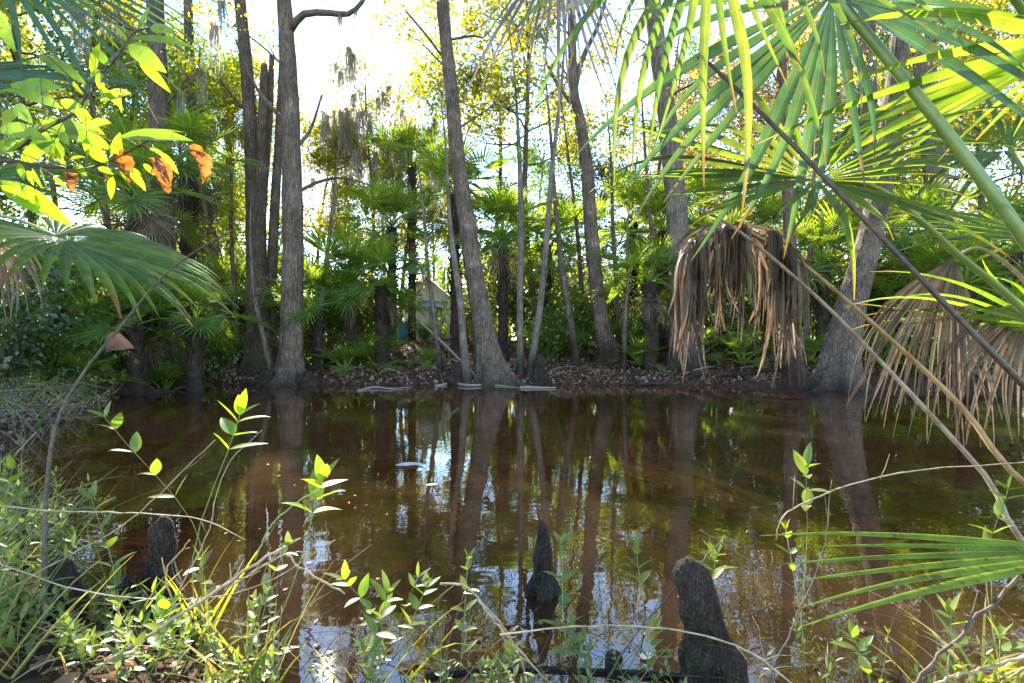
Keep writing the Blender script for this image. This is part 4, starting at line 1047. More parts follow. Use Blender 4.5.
knee('dark root knee against the foot of the straight grey tree', 308, 385, 370, 16, 12.8, 0, 0.3, 11, 0.6)
knee('dark root knee left of the straight grey tree', 268, 387, 370, 16, 12.8, 0, 0.3, 12, 0.6)

# ================================================================== FOREGROUND PALMS
TOCAM = V((0, -1, 0))
def frond(root, hub, axis_to, up, R, n, spread, droop, mat, pet=None, petmat='petiole_green', pr=(0.012, 0.016), name='frond', label=None, **kw):
    mb = MB(); hub = V(hub)
    blade(mb, hub, V(axis_to) - hub, up, R, n, R_(spread), droop, **kw)
    o = mb.build(name, M[mat], root, root.location)
    if label: o['label'] = label
    if pet:
        sm = bez(pet, 22); m2 = MB(); m2.tube(sm, lerp_r(pr[0], pr[1], len(sm)), 10, True, 0.05, None, 0.7)
        m2.build('petiole', M[petmat], o, root.location)
    return o
random.seed(900)
crown_r = P(1290, 640, 1.9)
rp = thing('fan_palm', 'big fan palm reaching in from the right, green and dead fronds overhanging the water', 'palm', at(1290, 1.9))
mb = MB(); q = bez([V((0, 0, -0.2)), V((0.03, 0.02, 0.3)), crown_r - rp.location + V((0, 0, -0.05))], 14)
mb.tube(q, lerp_r(0.17, 0.14, len(q)), 14, True, 0.3); mb.build('trunk', M['palm_bark'], rp)
# A the large blue green leaf seen from below, thick green stalk
frond(rp, P(833, -6, 1.55), P(700, -150, 1.75), (0.1, 0.85, 0.35), 0.92, 40, 330, 0.55, 'frond_blue', [P(833, -6, 1.55), P(890, 62, 1.53), P(960, 150, 1.5), P(1040, 262, 1.5), P(1160, 450, 1.65), crown_r], 'petiole_green', (0.017, 0.024), K=12, split=0.36, fold=0.35, costa=0.05, vee=0.12, dev=0.5, lenvar=0.28, wid=0.95, skip=0.16, label='large blue green frond on a thick green stalk')
# B leaf with its hub in the picture, spreading to all sides
frond(rp, P(818, 180, 1.72), P(735, 168, 1.86), (0.1, -0.85, 0.55), 0.72, 38, 335, 0.8, 'frond', [P(818, 180, 1.72), P(880, 190, 1.75), P(950, 248, 1.75), P(1060, 350, 1.75), crown_r], 'petiole_green', (0.011, 0.016), K=12, split=0.34, fold=0.4, costa=0.05, vee=0.3, dev=0.5, lenvar=0.28, wid=0.85, skip=0.14, label='spreading frond with its heart in front of the reddish trunk')
# C leaf at the upper right corner
frond(rp, P(1085, 35, 1.5), P(960, 60, 1.45), (0.3, 0.35, 0.9), 0.85, 26, 280, 0.5, 'frond', [P(1085, 35, 1.5), P(1180, 300, 1.6), crown_r], 'petiole_green', (0.013, 0.018), K=10, split=0.32, fold=0.4, costa=0.05, vee=0.2, dev=0.4, wid=0.85, skip=0.12)
frond(rp, P(1130, 250, 1.75), P(1000, 240, 1.8), (0, -0.2, 1), 0.8, 24, 280, 0.6, 'frond', [P(1130, 250, 1.75), P(1200, 420, 1.8), crown_r], 'petiole_green', (0.012, 0.016), K=10, split=0.3, fold=0.4, costa=0.06, vee=0.35, dev=0.45, wid=0.8, skip=0.12)
frond(rp, P(1010, 150, 2.25), P(900, 165, 2.35), (0.1, -0.6, 0.8), 0.78, 34, 320, 0.8, 'frond', [P(1010, 150, 2.25), P(1080, 260, 2.1), crown_r], 'petiole_green', (0.011, 0.015), K=11, split=0.3, fold=0.4, costa=0.06, vee=0.3, dev=0.55, wid=0.8, lenvar=0.3, skip=0.15)
frond(rp, P(1060, 330, 2.05), P(960, 300, 2.1), (0.1, 0.3, 1), 0.66, 22, 200, 0.5, 'frond', [P(1060, 330, 2.05), P(1140, 450, 2.0), crown_r], 'petiole_green', (0.011, 0.015), K=11, split=0.3, fold=0.4, costa=0.06, vee=0.2, dev=0.4, wid=0.7, lenvar=0.3, skip=0.2)
# D yellowing leaf drooping from above the picture
frond(rp, P(712, -95, 1.42), P(700, 0, 1.36), (-0.1, -0.8, 0.6), 0.72, 22, 130, 1.2, 'frond_yellow', [P(712, -95, 1.42), P(900, -130, 1.5), P(1100, 150, 1.8), crown_r], 'petiole_green', (0.011, 0.016), K=10, split=0.38, fold=0.35, costa=0.03, vee=0.1, dev=0.45, lenvar=0.3, skip=0.1, wid=0.8, label='yellowing drooping frond with brown spots')
# E grey dead leaf hanging at the top
frond(rp, P(560, -62, 1.7), P(556, 20, 1.7), (0, -1, 0.2), 0.50, 20, 75, 0.9, 'frond_greydead', [P(560, -62, 1.7), P(800, -170, 1.8), P(1100, 100, 1.8), crown_r], 'petiole_grey', (0.01, 0.016), K=9, split=0.35, fold=0.4, costa=0.02, vee=0.05, dev=0.3, lenvar=0.3, wid=1.0, skip=0.15, label='grey dead frond hanging at the top')
# dead stalks and leaves
DK = dict(name='dead_frond', fold=0.6, vee=0.0, curl=1.6)
def strips(root, rib, n, Lpx, d, label=None, wpx=(1.5, 9), out=0.5, pet=None):
    """a collapsed leaf: the folded blade along the rib and its torn segments hanging down in bunches"""
    mb = MB(); rb = bez([P(*q) for q in rib], 30)
    bunch = [0.04, 0.12, 0.19, 0.27, 0.36, 0.44, 0.52, 0.7, 0.77, 0.86, 0.95]
    for i in range(n):
        t = random.choice(bunch) + rnd(-.045, .045) if rnd(0, 1) < .8 else rnd(0, 1)
        t = min(1, max(0, t))
        if 0.56 < t < 0.66 and rnd(0, 1) < .8: continue
        p = rb[min(len(rb) - 1, int(t * len(rb)))] + V((rnd(-.012, .012), rnd(-.07, .07), rnd(-.015, .015)))
        L = Lpx[0] / F * d + (Lpx[1] - Lpx[0]) / F * d * rnd(0, 1) ** 1.3 * (0.75 + 0.4 * noise.noise(V((t * 6, 2, 0))))
        hw0 = rnd(*wpx) / 2 / F * d; K = 14
        dr = V(((t - 0.5) * out + rnd(-.15, .15), rnd(-.35, .35), rnd(-1.6, -.25))).normalized()
        a = rnd(0, PI); lat = V((math.cos(a), math.sin(a) * .8, 0)); tw = rnd(-2.2, 2.2); sway = V((rnd(-.35, .35), rnd(-.35, .35), 0)); n0 = len(mb.v); fo = rnd(.2, .9)
        for k in range(K + 1):
            u = k / K
            q = Matrix.Rotation(tw * u * u, 3, 'Z') @ lat
            q = (q - dr * q.dot(dr)).normalized(); nr = q.cross(dr)
            hw = hw0 * (0.55 + 0.9 * u if u < .4 else 0.9 * (1 - (u - .4) / .6) ** .8) + .0007
            mb.v += [p - q * hw - nr * hw * fo, p + nr * hw * fo, p + q * hw - nr * hw * fo]
            p = p + dr * (L / K); dr = (dr + GRAV * 0.55 * (1 if u < .5 else .35) + sway * (0.5 if u > .45 else 0.05) * rnd(.3, 1)).normalized()
        for k in range(K):
            b = n0 + k * 3; mb.f += [(b, b + 1, b + 4, b + 3), (b + 1, b + 2, b + 5, b + 4)]
    hb_ = V(rb[len(rb) // 2]) + V((0, -.01, .012))
    for (dx_, dz_) in ((-1, -.55), (1, -.75), (-.3, -1)):
        blade(mb, hb_, V((dx_, -.15, dz_)), V((0, -1, .35)), 0.30, 11, R_(75), 1.6, split=0.5, fold=0.7, K=9, lenvar=0.35, costa=0.0, gpow=0.6, wid=1.15, vee=0.0, dev=0.5, curl=1.6)
    o = mb.build('dead_frond', M['frond_dead'], root, root.location)
    if label: o['label'] = label
    if pet:
        sm = bez(pet, 22); m2 = MB(); m2.tube(sm, lerp_r(0.010, 0.016, len(sm)), 10, True, 0.05, None, 0.7); m2.build('petiole', M['petiole_tan'], o, root.location)
    return o
o = strips(rp, [(686, 250, 2.32), (698, 236, 2.34), (735, 227, 2.36), (772, 238, 2.34), (792, 258, 2.34)], 210, (45, 165), 2.34, 'larger dead brown frond hanging in strips', pet=[P(738, 226, 2.35), P(800, 262, 2.28), P(880, 330, 2.15), P(960, 405, 2.0), P(1045, 500, 1.85), crown_r])
m2 = MB(); sm = bez([P(698, 208, 2.3), P(740, 232, 2.26), P(820, 300, 2.15), P(900, 382, 2.0), P(985, 475, 1.85), P(1050, 560, 1.75), crown_r], 24)
m2.tube(sm, lerp_r(0.008, 0.014, len(sm)), 10, True, 0.05, None, 0.7); o = m2.build('petiole', M['petiole_grey'], rp, rp.location); o['label'] = 'long grey tan dead stalk'
frond(rp, P(955, 256, 2.3), P(918, 350, 2.25), (-0.2, -1, 0.3), 0.74, 46, 72, 1.5, 'frond_dead', [P(955, 256, 2.3), P(985, 250, 2.25), P(1040, 300, 2.1), P(1120, 440, 2.0), crown_r], 'petiole_tan', (0.010, 0.016), K=14, split=0.5, costa=0.02, dev=0.45, gpow=0.7, wid=1.1, lenvar=0.18, label='smaller dead brown frond folded like a fan', **DK)
frond(rp, P(1040, 300, 2.2), P(1030, 400, 2.15), (-0.1, -1, 0.2), 0.66, 30, 140, 1.8, 'frond_dead', [P(1040, 300, 2.2), P(1120, 330, 2.1), crown_r], 'petiole_tan', (0.010, 0.016), K=12, split=0.4, costa=0.02, dev=0.45, gpow=0.5, wid=1.0, lenvar=0.2, **DK)
m2 = MB(); sm = bez([P(697, 57, 1.62), P(712, 66, 1.6), P(790, 142, 1.5), P(880, 236, 1.42), P(960, 320, 1.38), P(1030, 392, 1.38), P(1150, 520, 1.55), crown_r], 28)
m2.tube(sm, lerp_r(0.006, 0.013, len(sm)), 10, True, 0.15, None, 0.75); o = m2.build('petiole', M['petiole_dark'], rp, rp.location); o['label'] = 'dark brown dead stalk without a leaf'

# palmetto leaf low at the right
pm = thing('palmetto', 'low palmetto with long bright blades reaching over the water at the lower right', 'palm', at(1215, 1.6))
hb = P(1120, 550, 1.45)
frond(pm, hb, P(900, 560, 1.47), (0.1, -0.4, 1), 0.90, 6, 20, 0.16, 'herb_bright', [hb, P(1170, 620, 1.5), pm.location + V((0, 0, .0))], 'petiole_green', (0.009, 0.012), K=10, split=0.4, fold=0.3, costa=0.02, vee=0.1, dev=0.06, wid=1.1, lenvar=0.2, label='bright green frond with narrow blades')

# the palm at the left
random.seed(950)
lp = thing('fan_palm', 'fan palm at the left edge with a broad drooping fan over the bank', 'palm', at(-230, 3.2))
crown_l = P(-230, 250, 3.2)
mb = MB(); q = bez([V((0, 0, -0.2)), V((0.03, 0.02, 0.8)), crown_l - lp.location], 18)
mb.tube(q, [0.17 * (1 + 0.12 * (i % 2)) for i in range(len(q))], 14, True, 0.3); mb.build('trunk', M['palm_bark'], lp)
frond(lp, P(56, 236, 2.7), P(150, 275, 2.6), (0.1, -0.15, 1), 0.84, 46, 300, 1.5, 'frond', [P(56, 236, 2.7), P(0, 216, 2.8), P(-100, 215, 3.0), crown_l], 'petiole_green', (0.011, 0.016), K=13, split=0.55, fold=0.32, costa=0.1, vee=0.1, dev=0.15, gpow=1.8, label='broad fan with drooping split tips')
frond(lp, P(-20, -70, 2.3), P(60, 40, 2.2), (0.6, -0.5, 0.4), 1.0, 38, 250, 0.6, 'frond_blue', [P(-20, -70, 2.3), P(-120, 60, 2.7), crown_l], 'petiole_green', (0.012, 0.016), K=11, split=0.34, fold=0.4, costa=0.05, vee=0.1, dev=0.16, wid=0.9, label='dark blue green frond at the upper left corner')
frond(lp, P(-55, 75, 2.1), P(30, 90, 2.0), (0.1, -0.4, 0.9), 0.72, 30, 260, 0.6, 'frond_blue', [P(-55, 75, 2.1), P(-140, 150, 2.6), crown_l], 'petiole_green', (0.012, 0.016), K=10, split=0.34, fold=0.4, costa=0.05, vee=0.25, dev=0.4, wid=0.9, skip=0.1)
frond(lp, P(-30, 178, 2.3), P(50, 190, 2.2), (0.1, -0.3, 0.95), 0.62, 30, 260, 0.6, 'frond', [P(-30, 178, 2.3), P(-120, 210, 2.7), crown_l], 'petiole_green', (0.012, 0.016), K=10, split=0.34, fold=0.4, costa=0.05, vee=0.25, dev=0.4, wid=0.9, skip=0.1)
frond(lp, P(-2, 240, 3.0), P(0, 330, 2.95), (0.1, -1, 0.1), 0.48, 20, 150, 2.2, 'frond_dead', [P(-8, 236, 3.0), P(-80, 225, 3.1), crown_l], 'petiole_tan', (0.010, 0.016), name='dead_frond', K=11, split=0.35, fold=0.5, costa=0.05, vee=0.0, dev=0.25, curl=1.0, gpow=0.4, wid=0.9)

# ================================================================== LEAFY BRANCH AT THE UPPER LEFT
random.seed(970)
br = thing('leafy_branch', 'overhanging branch with glowing yellow green leaves at the upper left', 'branch', P(-60, 175, 1.35))
mb = MB(); D0 = 1.3
paths = [[P(-60, 175, 1.35), P(0, 161, D0), P(40, 166, D0), P(75, 167, D0), P(105, 163, D0), P(150, 140, D0)], [P(-60, 175, 1.35), P(0, 150, 1.3), P(18, 148, 1.28), P(45, 128, 1.26), P(75, 112, 1.25), P(100, 75, 1.22), P(118, 55, 1.2), P(133, 33, 1.2), P(150, 28, 1.2)]]
for p in paths:
    sm = bez(p, 24); mb.tube(sm, lerp_r(0.006, 0.002, len(sm)), 6, True, 0.2)
lv = MB()
LEAVES = [(38, 55, 84, 84), (95, 80, 121, 110), (128, 42, 110, 25), (130, 38, 195, 48), (128, 45, 165, 72), (138, 60, 168, 92), (110, 65, 92, 50), (92, 75, 100, 45), (60, 88, 20, 84), (15, 105, 32, 125), (15, 108, 5, 128), (50, 112, 28, 112),
          (75, 112, 102, 135), (42, 122, 110, 148), (60, 118, 25, 140), (90, 148, 108, 165), (115, 160, 120, 135), (118, 137, 190, 140), (135, 133, 185, 134), (160, 152, 176, 174), (40, 166, 47, 190), (20, 164, 58, 140), (62, 160, 30, 130),
          (55, 145, 65, 168), (0, 128, 45, 140), (0, 90, 45, 100), (10, 84, 60, 108), (0, 185, 40, 215), (0, 180, 70, 225), (75, 165, 85, 178), (0, 150, 30, 130), (30, 150, 0, 140), (100, 100, 130, 95), (85, 128, 110, 125), (60, 100, 90, 120), (140, 30, 150, 8), (150, 28, 175, 35), (120, 50, 100, 30), (0, 45, 18, 55), (-5, 10, 15, 50)]
for (a, b, c, d) in LEAVES:
    z = rnd(1.15, 1.4); p0, p1 = P(a, b, z), P(c, d, z + rnd(-.06, .06))
    L = (p1 - p0).length * 1.05
    lance_leaf(lv, p0, (p1 - p0) + V((0, 0, 0.012)), V((rnd(-.6, .6), -1.0, rnd(-.2, .9))), L, L * rnd(0.24, 0.31), 0.3, 0.25, 7)
    k_ = min((q for p in paths for q in bez(p, 20)), key=lambda q: (q - p0).length)
    mb.tube([k_, k_.lerp(p0, 0.5) + V((0, 0, 0.004)), p0], [0.0016, 0.0013, 0.001], 4)
for _ in range(46):
    p = random.choice(paths); q = bez(p, 24); k = random.randint(3, len(q) - 2); a = rnd(0, 2 * PI); L = rnd(.028, .06)
    d = (V((rnd(-1, 1), rnd(-.7, .7), rnd(-1, .7)))).normalized(); e = q[k] + d * rnd(.02, .09)
    mb.tube([q[k], q[k].lerp(e, .5) + V((0, 0, .004)), e], [0.0014, 0.0012, 0.0009], 4)
    lance_leaf(lv, e, d + V((0, 0, -.3)), V((rnd(-.6, .6), -1.0, rnd(-.2, .9))), L, L * rnd(.27, .36), rnd(.2, .7), rnd(.1, .5), 6)
lv.build('foliage', M['herb_bright'], br, br.location)
for (a, b, c, d) in [(120, 152, 132, 188), (112, 154, 120, 166), (150, 158, 178, 198), (158, 160, 172, 190), (198, 150, 205, 190), (200, 152, 210, 186), (66, 172, 76, 195), (190, 146, 212, 160)]:
    z = rnd(1.2, 1.35); p0, p1 = P(a, b, z), P(c, d, z); dl = MB(); p1 = p0.lerp(p1, 0.85)
    L = (p1 - p0).length
    lance_leaf(dl, p0, p1 - p0, V((rnd(-1, 1), -0.4, rnd(-.3, .6))), L, L * 0.42, 1.0, 1.0, 12)
    for q in dl.v: q += V((0.010 * noise.noise(q * 70), 0.014 * noise.noise(q * 60 + V((5, 0, 0))), 0.010 * noise.noise(q * 80 + V((0, 7, 0)))))
    k_ = min((q for p in paths for q in bez(p, 20)), key=lambda q: (q - p0).length)
    mb.tube([k_, k_.lerp(p0, 0.5), p0], [0.0016, 0.0013, 0.001], 4)
    dl.build('withered_leaf', M['brown_leaf'], br, br.location)
mb.build('twig', M['twig'], br, br.location)

# long bare stem with a brown leaf
st = thing('stem', 'tall dark bare stem curving up right before the left palm with one brown leaf', 'stem', P(38, 690, 1.75))
mb = MB(); sm = bez([P(38, 700, 1.75), P(44, 600, 1.78), P(46, 500, 1.85), P(56, 425, 1.9), P(84, 372, 1.95), P(118, 330, 2.0), P(155, 285, 2.0), P(190, 255, 2.0), P(236, 228, 2.0)], 34)
mb.tube(sm, lerp_r(0.009, 0.002, len(sm)), 7, True, 0.2); mb.build('twig', M['twig'], st, st.location)
lv = MB()
p0 = P(104, 343, 1.98); lance_leaf(lv, p0, V((1, 0.1, 0.05)), V((0.2, -1, 0.35)), 0.115, 0.075, 0.8, 0.6, 8)
for q in lv.v: q += V((0, 0.012, 0.010)) * noise.noise(q * 45)
lv.build('withered_leaf', M['dull_leaf'], st, st.location)

# ================================================================== LEAFY WEEDS
G_w = 'single leafy weeds before the water'
def weed(label, px, py, d, sx, sy, pairs, Lpx, wr=0.32, mat='herb', r=0.0022, bow=0.03, start=0.45, tipn=3, ground_d=None, base=None):
    bow = 0.09 * abs(sy) / 140; sx = sx + rnd(-30, 30) * abs(sy) / 140
    """top at px, py; stem runs down sx, sy pixels"""
    top = P(px, py, d); b = P(px + sx, py + sy, d) if base is None else base
    root = thing('weed', label, 'weed', b, G_w)
    s, l = MB(), MB(); L = Lpx / F * d
    herb_geo(s, l, b, top, V((rnd(-bow, bow), rnd(-bow, bow), 0)), pairs, L, L * wr, r, start, False, 6, tipn)
    s.build('stem', M['greenstem'], root, b); l.build('foliage', M[mat], root, b)
    return root
random.seed(990)
weed('bright stem with large pointed leaves standing left of the pale floating leaf', 240, 415, 1.65, 22, 330, 3, 34, 0.36, 'herb_bright', start=0.9, tipn=3)
weed('stem with large drooping pointed leaves beside the blue reflection', 322, 482, 1.6, -70, 210, 3, 40, 0.38, 'herb_bright', start=0.86, tipn=3)
weed('bright pale sprig among the weeds at the left, below the palm leaf', 105, 418, 1.9, 10, 290, 4, 30, 0.3, 'herb', start=0.7)
weed('slim weed standing left of the lone slender knee in the water', 468, 560, 1.75, 10, 150, 5, 20, 0.35, 'herb', start=0.35)
weed('weed with blue green rounded leaves right of the lone slender knee', 562, 545, 1.75, 10, 140, 5, 24, 0.42, 'herb', start=0.35)
weed('star shaped sprig of narrow leaves above the lavender reflection', 636, 548, 1.7, 4, 150, 3, 24, 0.27, 'herb', start=0.8, tipn=5)
weed('star shaped sprig just above the stout near knee', 716, 556, 1.75, -14, 140, 3, 27, 0.27, 'herb', start=0.8, tipn=5)
weed('dark leaved stem over the brown reflection right of the middle', 806, 468, 1.9, -24, 170, 3, 30, 0.36, 'herb', start=0.75)
weed('small yellow green sprig at the tip of the long bare arc', 786, 530, 1.7, -2, 170, 3, 16, 0.35, 'herb_bright', start=0.8)
weed('leafy stem at the right edge above the long blades', 1008, 490, 1.55, 24, 190, 4, 26, 0.34, 'herb', start=0.6)
weed('dull green weed low at the bottom right, left of the thick bare stem', 855, 640, 1.55, -12, 90, 4, 26, 0.36, 'herb', start=0.3)
weed('weed with spread leaves near the bottom right corner', 950, 615, 1.5, 10, 110, 5, 28, 0.34, 'herb', start=0.3)
weed('weed at the very corner bottom right', 1000, 640, 1.5, 14, 90, 4, 26, 0.34, 'herb', start=0.3)
weed('pale leaved sprig right of the sun glint', 388, 594, 1.65, -20, 110, 4, 28, 0.36, 'herb', start=0.5)
weed('pale sprig of rounded leaves left of the slim weed', 426, 588, 1.7, 10, 120, 3, 22, 0.4, 'herb', start=0.75)
weed('bright drooping sprig just above the sun glint', 345, 580, 1.65, 18, 130, 4, 26, 0.34, 'herb_bright', start=0.6)
weed('small weed by the sunken branch left of the short stub', 572, 630, 1.68, 5, 60, 4, 20, 0.34, 'herb', start=0.3)
weed('weed with yellowing leaves between the short stub and the stout knee', 655, 628, 1.68, -5, 60, 4, 20, 0.34, 'herb_bright', start=0.4)
weed('weed bending right at the foot of the tall dark knee', 200, 560, 1.9, -30, 120, 5, 22, 0.34, 'herb', start=0.3)
weed('weed left of the sky reflection with small bright leaves', 288, 545, 1.8, -50, 150, 6, 18, 0.4, 'herb', start=0.4)
weed('tall pale weed at the left edge above the small knee', 12, 470, 1.9, 10, 200, 6, 24, 0.32, 'herb', start=0.35)
weed('weed with long pale leaves between the two tall knees', 92, 500, 1.9, 5, 160, 6, 30, 0.28, 'herb', start=0.35)
weed('short sprig at the bottom edge left of the sunken branch', 512, 650, 1.62, -6, 60, 4, 22, 0.34, 'herb', start=0.3)
weed('spotted leaf sprig leaning over the tall left knee', 165, 610, 1.6, -30, 90, 4, 26, 0.5, 'herb_bright', start=0.5)

# grass clumps
G_g = 'grass clumps on the near shore'
def clump(label, px, py, d, n, L, w, mat='grass', spread=0.5, bend=1.2):
    b = P(px, py, d); root = thing('grass_clump', label, 'grass', b, G_g)
    mb = MB()
    for i in range(n):
        a = rnd(0, 2 * PI)
        grass_blade(mb, b + V((rnd(-.04, .04), rnd(-.04, .04), -0.02)), V((math.cos(a) * spread, math.sin(a) * spread, 1)), L * rnd(.5, 1.1), w, bend * rnd(.4, 1.4))
    mb.build('blade', M[mat], root, b)
clump('clump of yellow arched blades right of the tall dark knee', 205, 640, 1.9, 14, 0.42, 0.012, 'grass_yellow', 0.5, 1.1)
clump('clump of wide blades at the bottom left between the knees', 110, 670, 1.75, 18, 0.36, 0.012, 'grass', 0.6, 1.2)
clump('tall grass clump at the left edge', 15, 640, 1.9, 20, 0.5, 0.010, 'grass', 0.6, 1.1)
clump('yellow blades lying over the leaf litter behind the low knee', 120, 620, 2.3, 14, 0.35, 0.012, 'grass_yellow', 0.9, 1.6)
clump('grass clump at the bottom edge left of the sun glint', 250, 680, 1.65, 16, 0.32, 0.009, 'grass', 0.6, 1.2)
clump('sparse grass blades at the bottom right corner', 985, 680, 1.55, 14, 0.36, 0.009, 'grass', 0.7, 1.3)

# bare arching stems
G_t = 'bare stems arching over the water'
def arc(label, pts, r0, r1, mat): stick('bare_stem', label, [P(*p) for p in pts], r0, r1, mat, 'stem', G_t, 6, 0.12, 24)
arc('thick pale straw stick slanting across the bottom left corner', [(60, 695, 1.55), (110, 660, 1.55), (185, 612, 1.6), (268, 556, 1.7), (285, 547, 1.72)], 0.006, 0.004, 'straw')
arc('pinkish thin stem arching across the knees at the left', [(-20, 505, 1.75), (60, 511, 1.8), (130, 513, 1.85), (200, 519, 1.9), (245, 540, 1.9)], 0.003, 0.0015, 'straw')
arc('bent straw stick with a sharp elbow left of the drooping leaves', [(225, 590, 1.7), (282, 556, 1.7), (300, 568, 1.7), (345, 594, 1.7)], 0.0035, 0.003, 'straw')
arc('green stem curving up to the large pointed leaves', [(255, 560, 1.62), (268, 530, 1.62), (290, 508, 1.62), (318, 490, 1.6)], 0.003, 0.002, 'greenstem')
arc('straw stem bending down right beside the slim weed', [(440, 584, 1.7), (462, 585, 1.7), (485, 605, 1.68), (512, 640, 1.65), (530, 690, 1.6)], 0.003, 0.003, 'straw')
arc('thin level stem crossing in front of the stout knee', [(500, 635, 1.5), (590, 626, 1.5), (680, 630, 1.48), (745, 650, 1.47), (800, 690, 1.45)], 0.0025, 0.0025, 'straw')
arc('slanting dark twig rising left of the stout knee', [(596, 695, 1.6), (640, 630, 1.62), (690, 572, 1.66), (722, 542, 1.7)], 0.004, 0.002, 'twig')
arc('straw twig running down right from the left of the sunken branch', [(478, 600, 1.65), (510, 640, 1.6), (560, 695, 1.55)], 0.003, 0.003, 'straw')
arc('long bare arc over the brown water at the right', [(776, 540, 1.7), (781, 520, 1.7), (800, 505, 1.72), (850, 485, 1.75), (920, 470, 1.8), (1030, 462, 1.85)], 0.002, 0.002, 'straw')
arc('thin dark twig running from the star sprig to the bottom right', [(700, 530, 1.75), (780, 580, 1.7), (870, 632, 1.62), (950, 690, 1.55)], 0.002, 0.0025, 'twig')
arc('thin dark twig leaning right in the middle of the brown water', [(765, 690, 1.55), (795, 620, 1.6), (824, 550, 1.68), (832, 480, 1.75)], 0.003, 0.0015, 'twig')
arc('thick brown stem rising to the right edge', [(900, 700, 1.4), (945, 650, 1.42), (990, 605, 1.45), (1035, 560, 1.5)], 0.005, 0.004, 'twig')
arc('pale stick lying low in the bottom right corner', [(920, 690, 1.42), (970, 672, 1.42), (1035, 655, 1.42)], 0.004, 0.004, 'straw')
arc('thin straw stem rising left of the blue reflection', [(150, 690, 1.6), (175, 600, 1.7), (205, 540, 1.8), (225, 470, 1.85), (262, 430, 1.9)], 0.003, 0.0012, 'straw')
arc('thin straw stem crossing from the left edge to the tall dark knee', [(-10, 600, 1.7), (60, 560, 1.75), (130, 520, 1.8), (215, 440, 1.9)], 0.0025, 0.0015, 'straw')
arc('long dry stem curving low across the bottom left', [(-10, 560, 1.65), (80, 590, 1.65), (180, 600, 1.68), (260, 585, 1.7), (335, 540, 1.75)], 0.002, 0.0015, 'straw')
arc('brown bent stalk right of the tall dark knee', [(195, 690, 1.75), (180, 620, 1.85), (165, 575, 1.9), (190, 540, 1.95)], 0.004, 0.003, 'petiole_tan')

# tangle of little weeds on the near bank: nobody could count it
random.seed(1234)
s, l, gr = MB(), MB(), MB()
def bank_pt():
    while True:
        x = -0.35 - 3.2 * random.random() ** 1.2; y = rnd(1.45, 4.6)
        px = CX + x / y * F
        if px < -60: continue
        s_, f_ = pond(x, y)
        if y < 2.7 and 25 < px < 240 and rnd(0, 1) < 0.93: continue
        if s_ < 0.18 and not (px > 275 and rnd(0, 1) < 0.85): return x, y
for i in range(170):
    x, y = bank_pt()
    b = V((x, y, max(-0.02, ground(x, y))))
    h = rnd(0.10, 0.34)
    t = b + V((rnd(-.12, .16), rnd(-.12, .06), h))
    herb_geo(s, l, b, t, V((rnd(-.04, .04), rnd(-.04, .04), 0)), random.randint(3, 6), rnd(0.035, 0.085), rnd(0.012, 0.022), 0.0014, 0.3, False, 3, 2)
for i in range(260):
    x, y = bank_pt()
    a = rnd(0, 2 * PI)
    grass_blade(gr, (x, y, max(-0.02, ground(x, y)) - 0.01), V((math.cos(a) * .7, math.sin(a) * .7, 1)), rnd(0.12, 0.5), rnd(0.003, 0.009), rnd(0.2, 1.3))
dry = MB()
for i in range(130):
    x, y = bank_pt(); a = rnd(0, 2 * PI); L_ = rnd(0.15, 0.7); p = V((x, y, max(-0.02, ground(x, y)) - 0.01)); d = V((math.cos(a), math.sin(a), rnd(0.1, 1.2))).normalized(); pts = [p]
    for k in range(5):
        pts.append(pts[-1] + d * L_ / 5); d = (d + GRAV * rnd(0, .25) + V((rnd(-.2, .2), rnd(-.2, .2), 0))).normalized()
    dry.tube(pts, lerp_r(rnd(.001, .0026), 0.0007, 6), 4)
root = thing('weed_tangle', 'tangle of small weeds and grass on the near bank at the lower left', 'weeds', (0, 0, 0)); root['kind'] = 'stuff'
for i in range(60):
    while True:
        y = rnd(1.5, 2.1); x = (rnd(-10, 300) - CX) / F * y
        if pond(x, y)[0] < 0.1: break
    b = V((x, y, max(-.02, ground(x, y)))); herb_geo(s, l, b, b + V((rnd(-.1, .1), rnd(-.05, .05), rnd(.05, .17))), V((rnd(-.03, .03), 0, 0)), random.randint(3, 5), rnd(.035, .07), rnd(.014, .024), 0.0014, 0.3, False, 4, 3)
gr.build('blade', M['grass'], root)
s.build('stem', M['greenstem'], root); l.build('foliage', M['herb'], root)
dry.build('dry_stem', M['straw'], root)
# sparse fringe along the bottom edge right of it and on the left bank
random.seed(1235)
s, l, gr = MB(), MB(), MB()
for i in range(46):
    x = rnd(-0.6, 1.7); y = rnd(1.4, 1.72)
    if -0.85 < x / y * 1.0 + 0.0 < -0.2 and rnd(0, 1) < .8: continue
    b = V((x, y, max(-0.03, ground(x, y)))); t = b + V((rnd(-.1, .1), rnd(-.06, .06), rnd(.06, .2)))
    herb_geo(s, l, b, t, V((rnd(-.03, .03), 0, 0)), random.randint(2, 5), rnd(0.025, 0.05), rnd(0.008, 0.014), 0.0013, 0.3, False, 3, 2)
for i in range(60):
    x = rnd(-0.6, 1.7); y = rnd(1.4, 1.72); a = rnd(0, 2 * PI)
    grass_blade(gr, (x, y, max(-0.03, ground(x, y))), V((math.cos(a) * .8, math.sin(a) * .8, 1)), rnd(0.1, 0.3), rnd(0.002, 0.005), rnd(0.5, 2))
dry = MB()
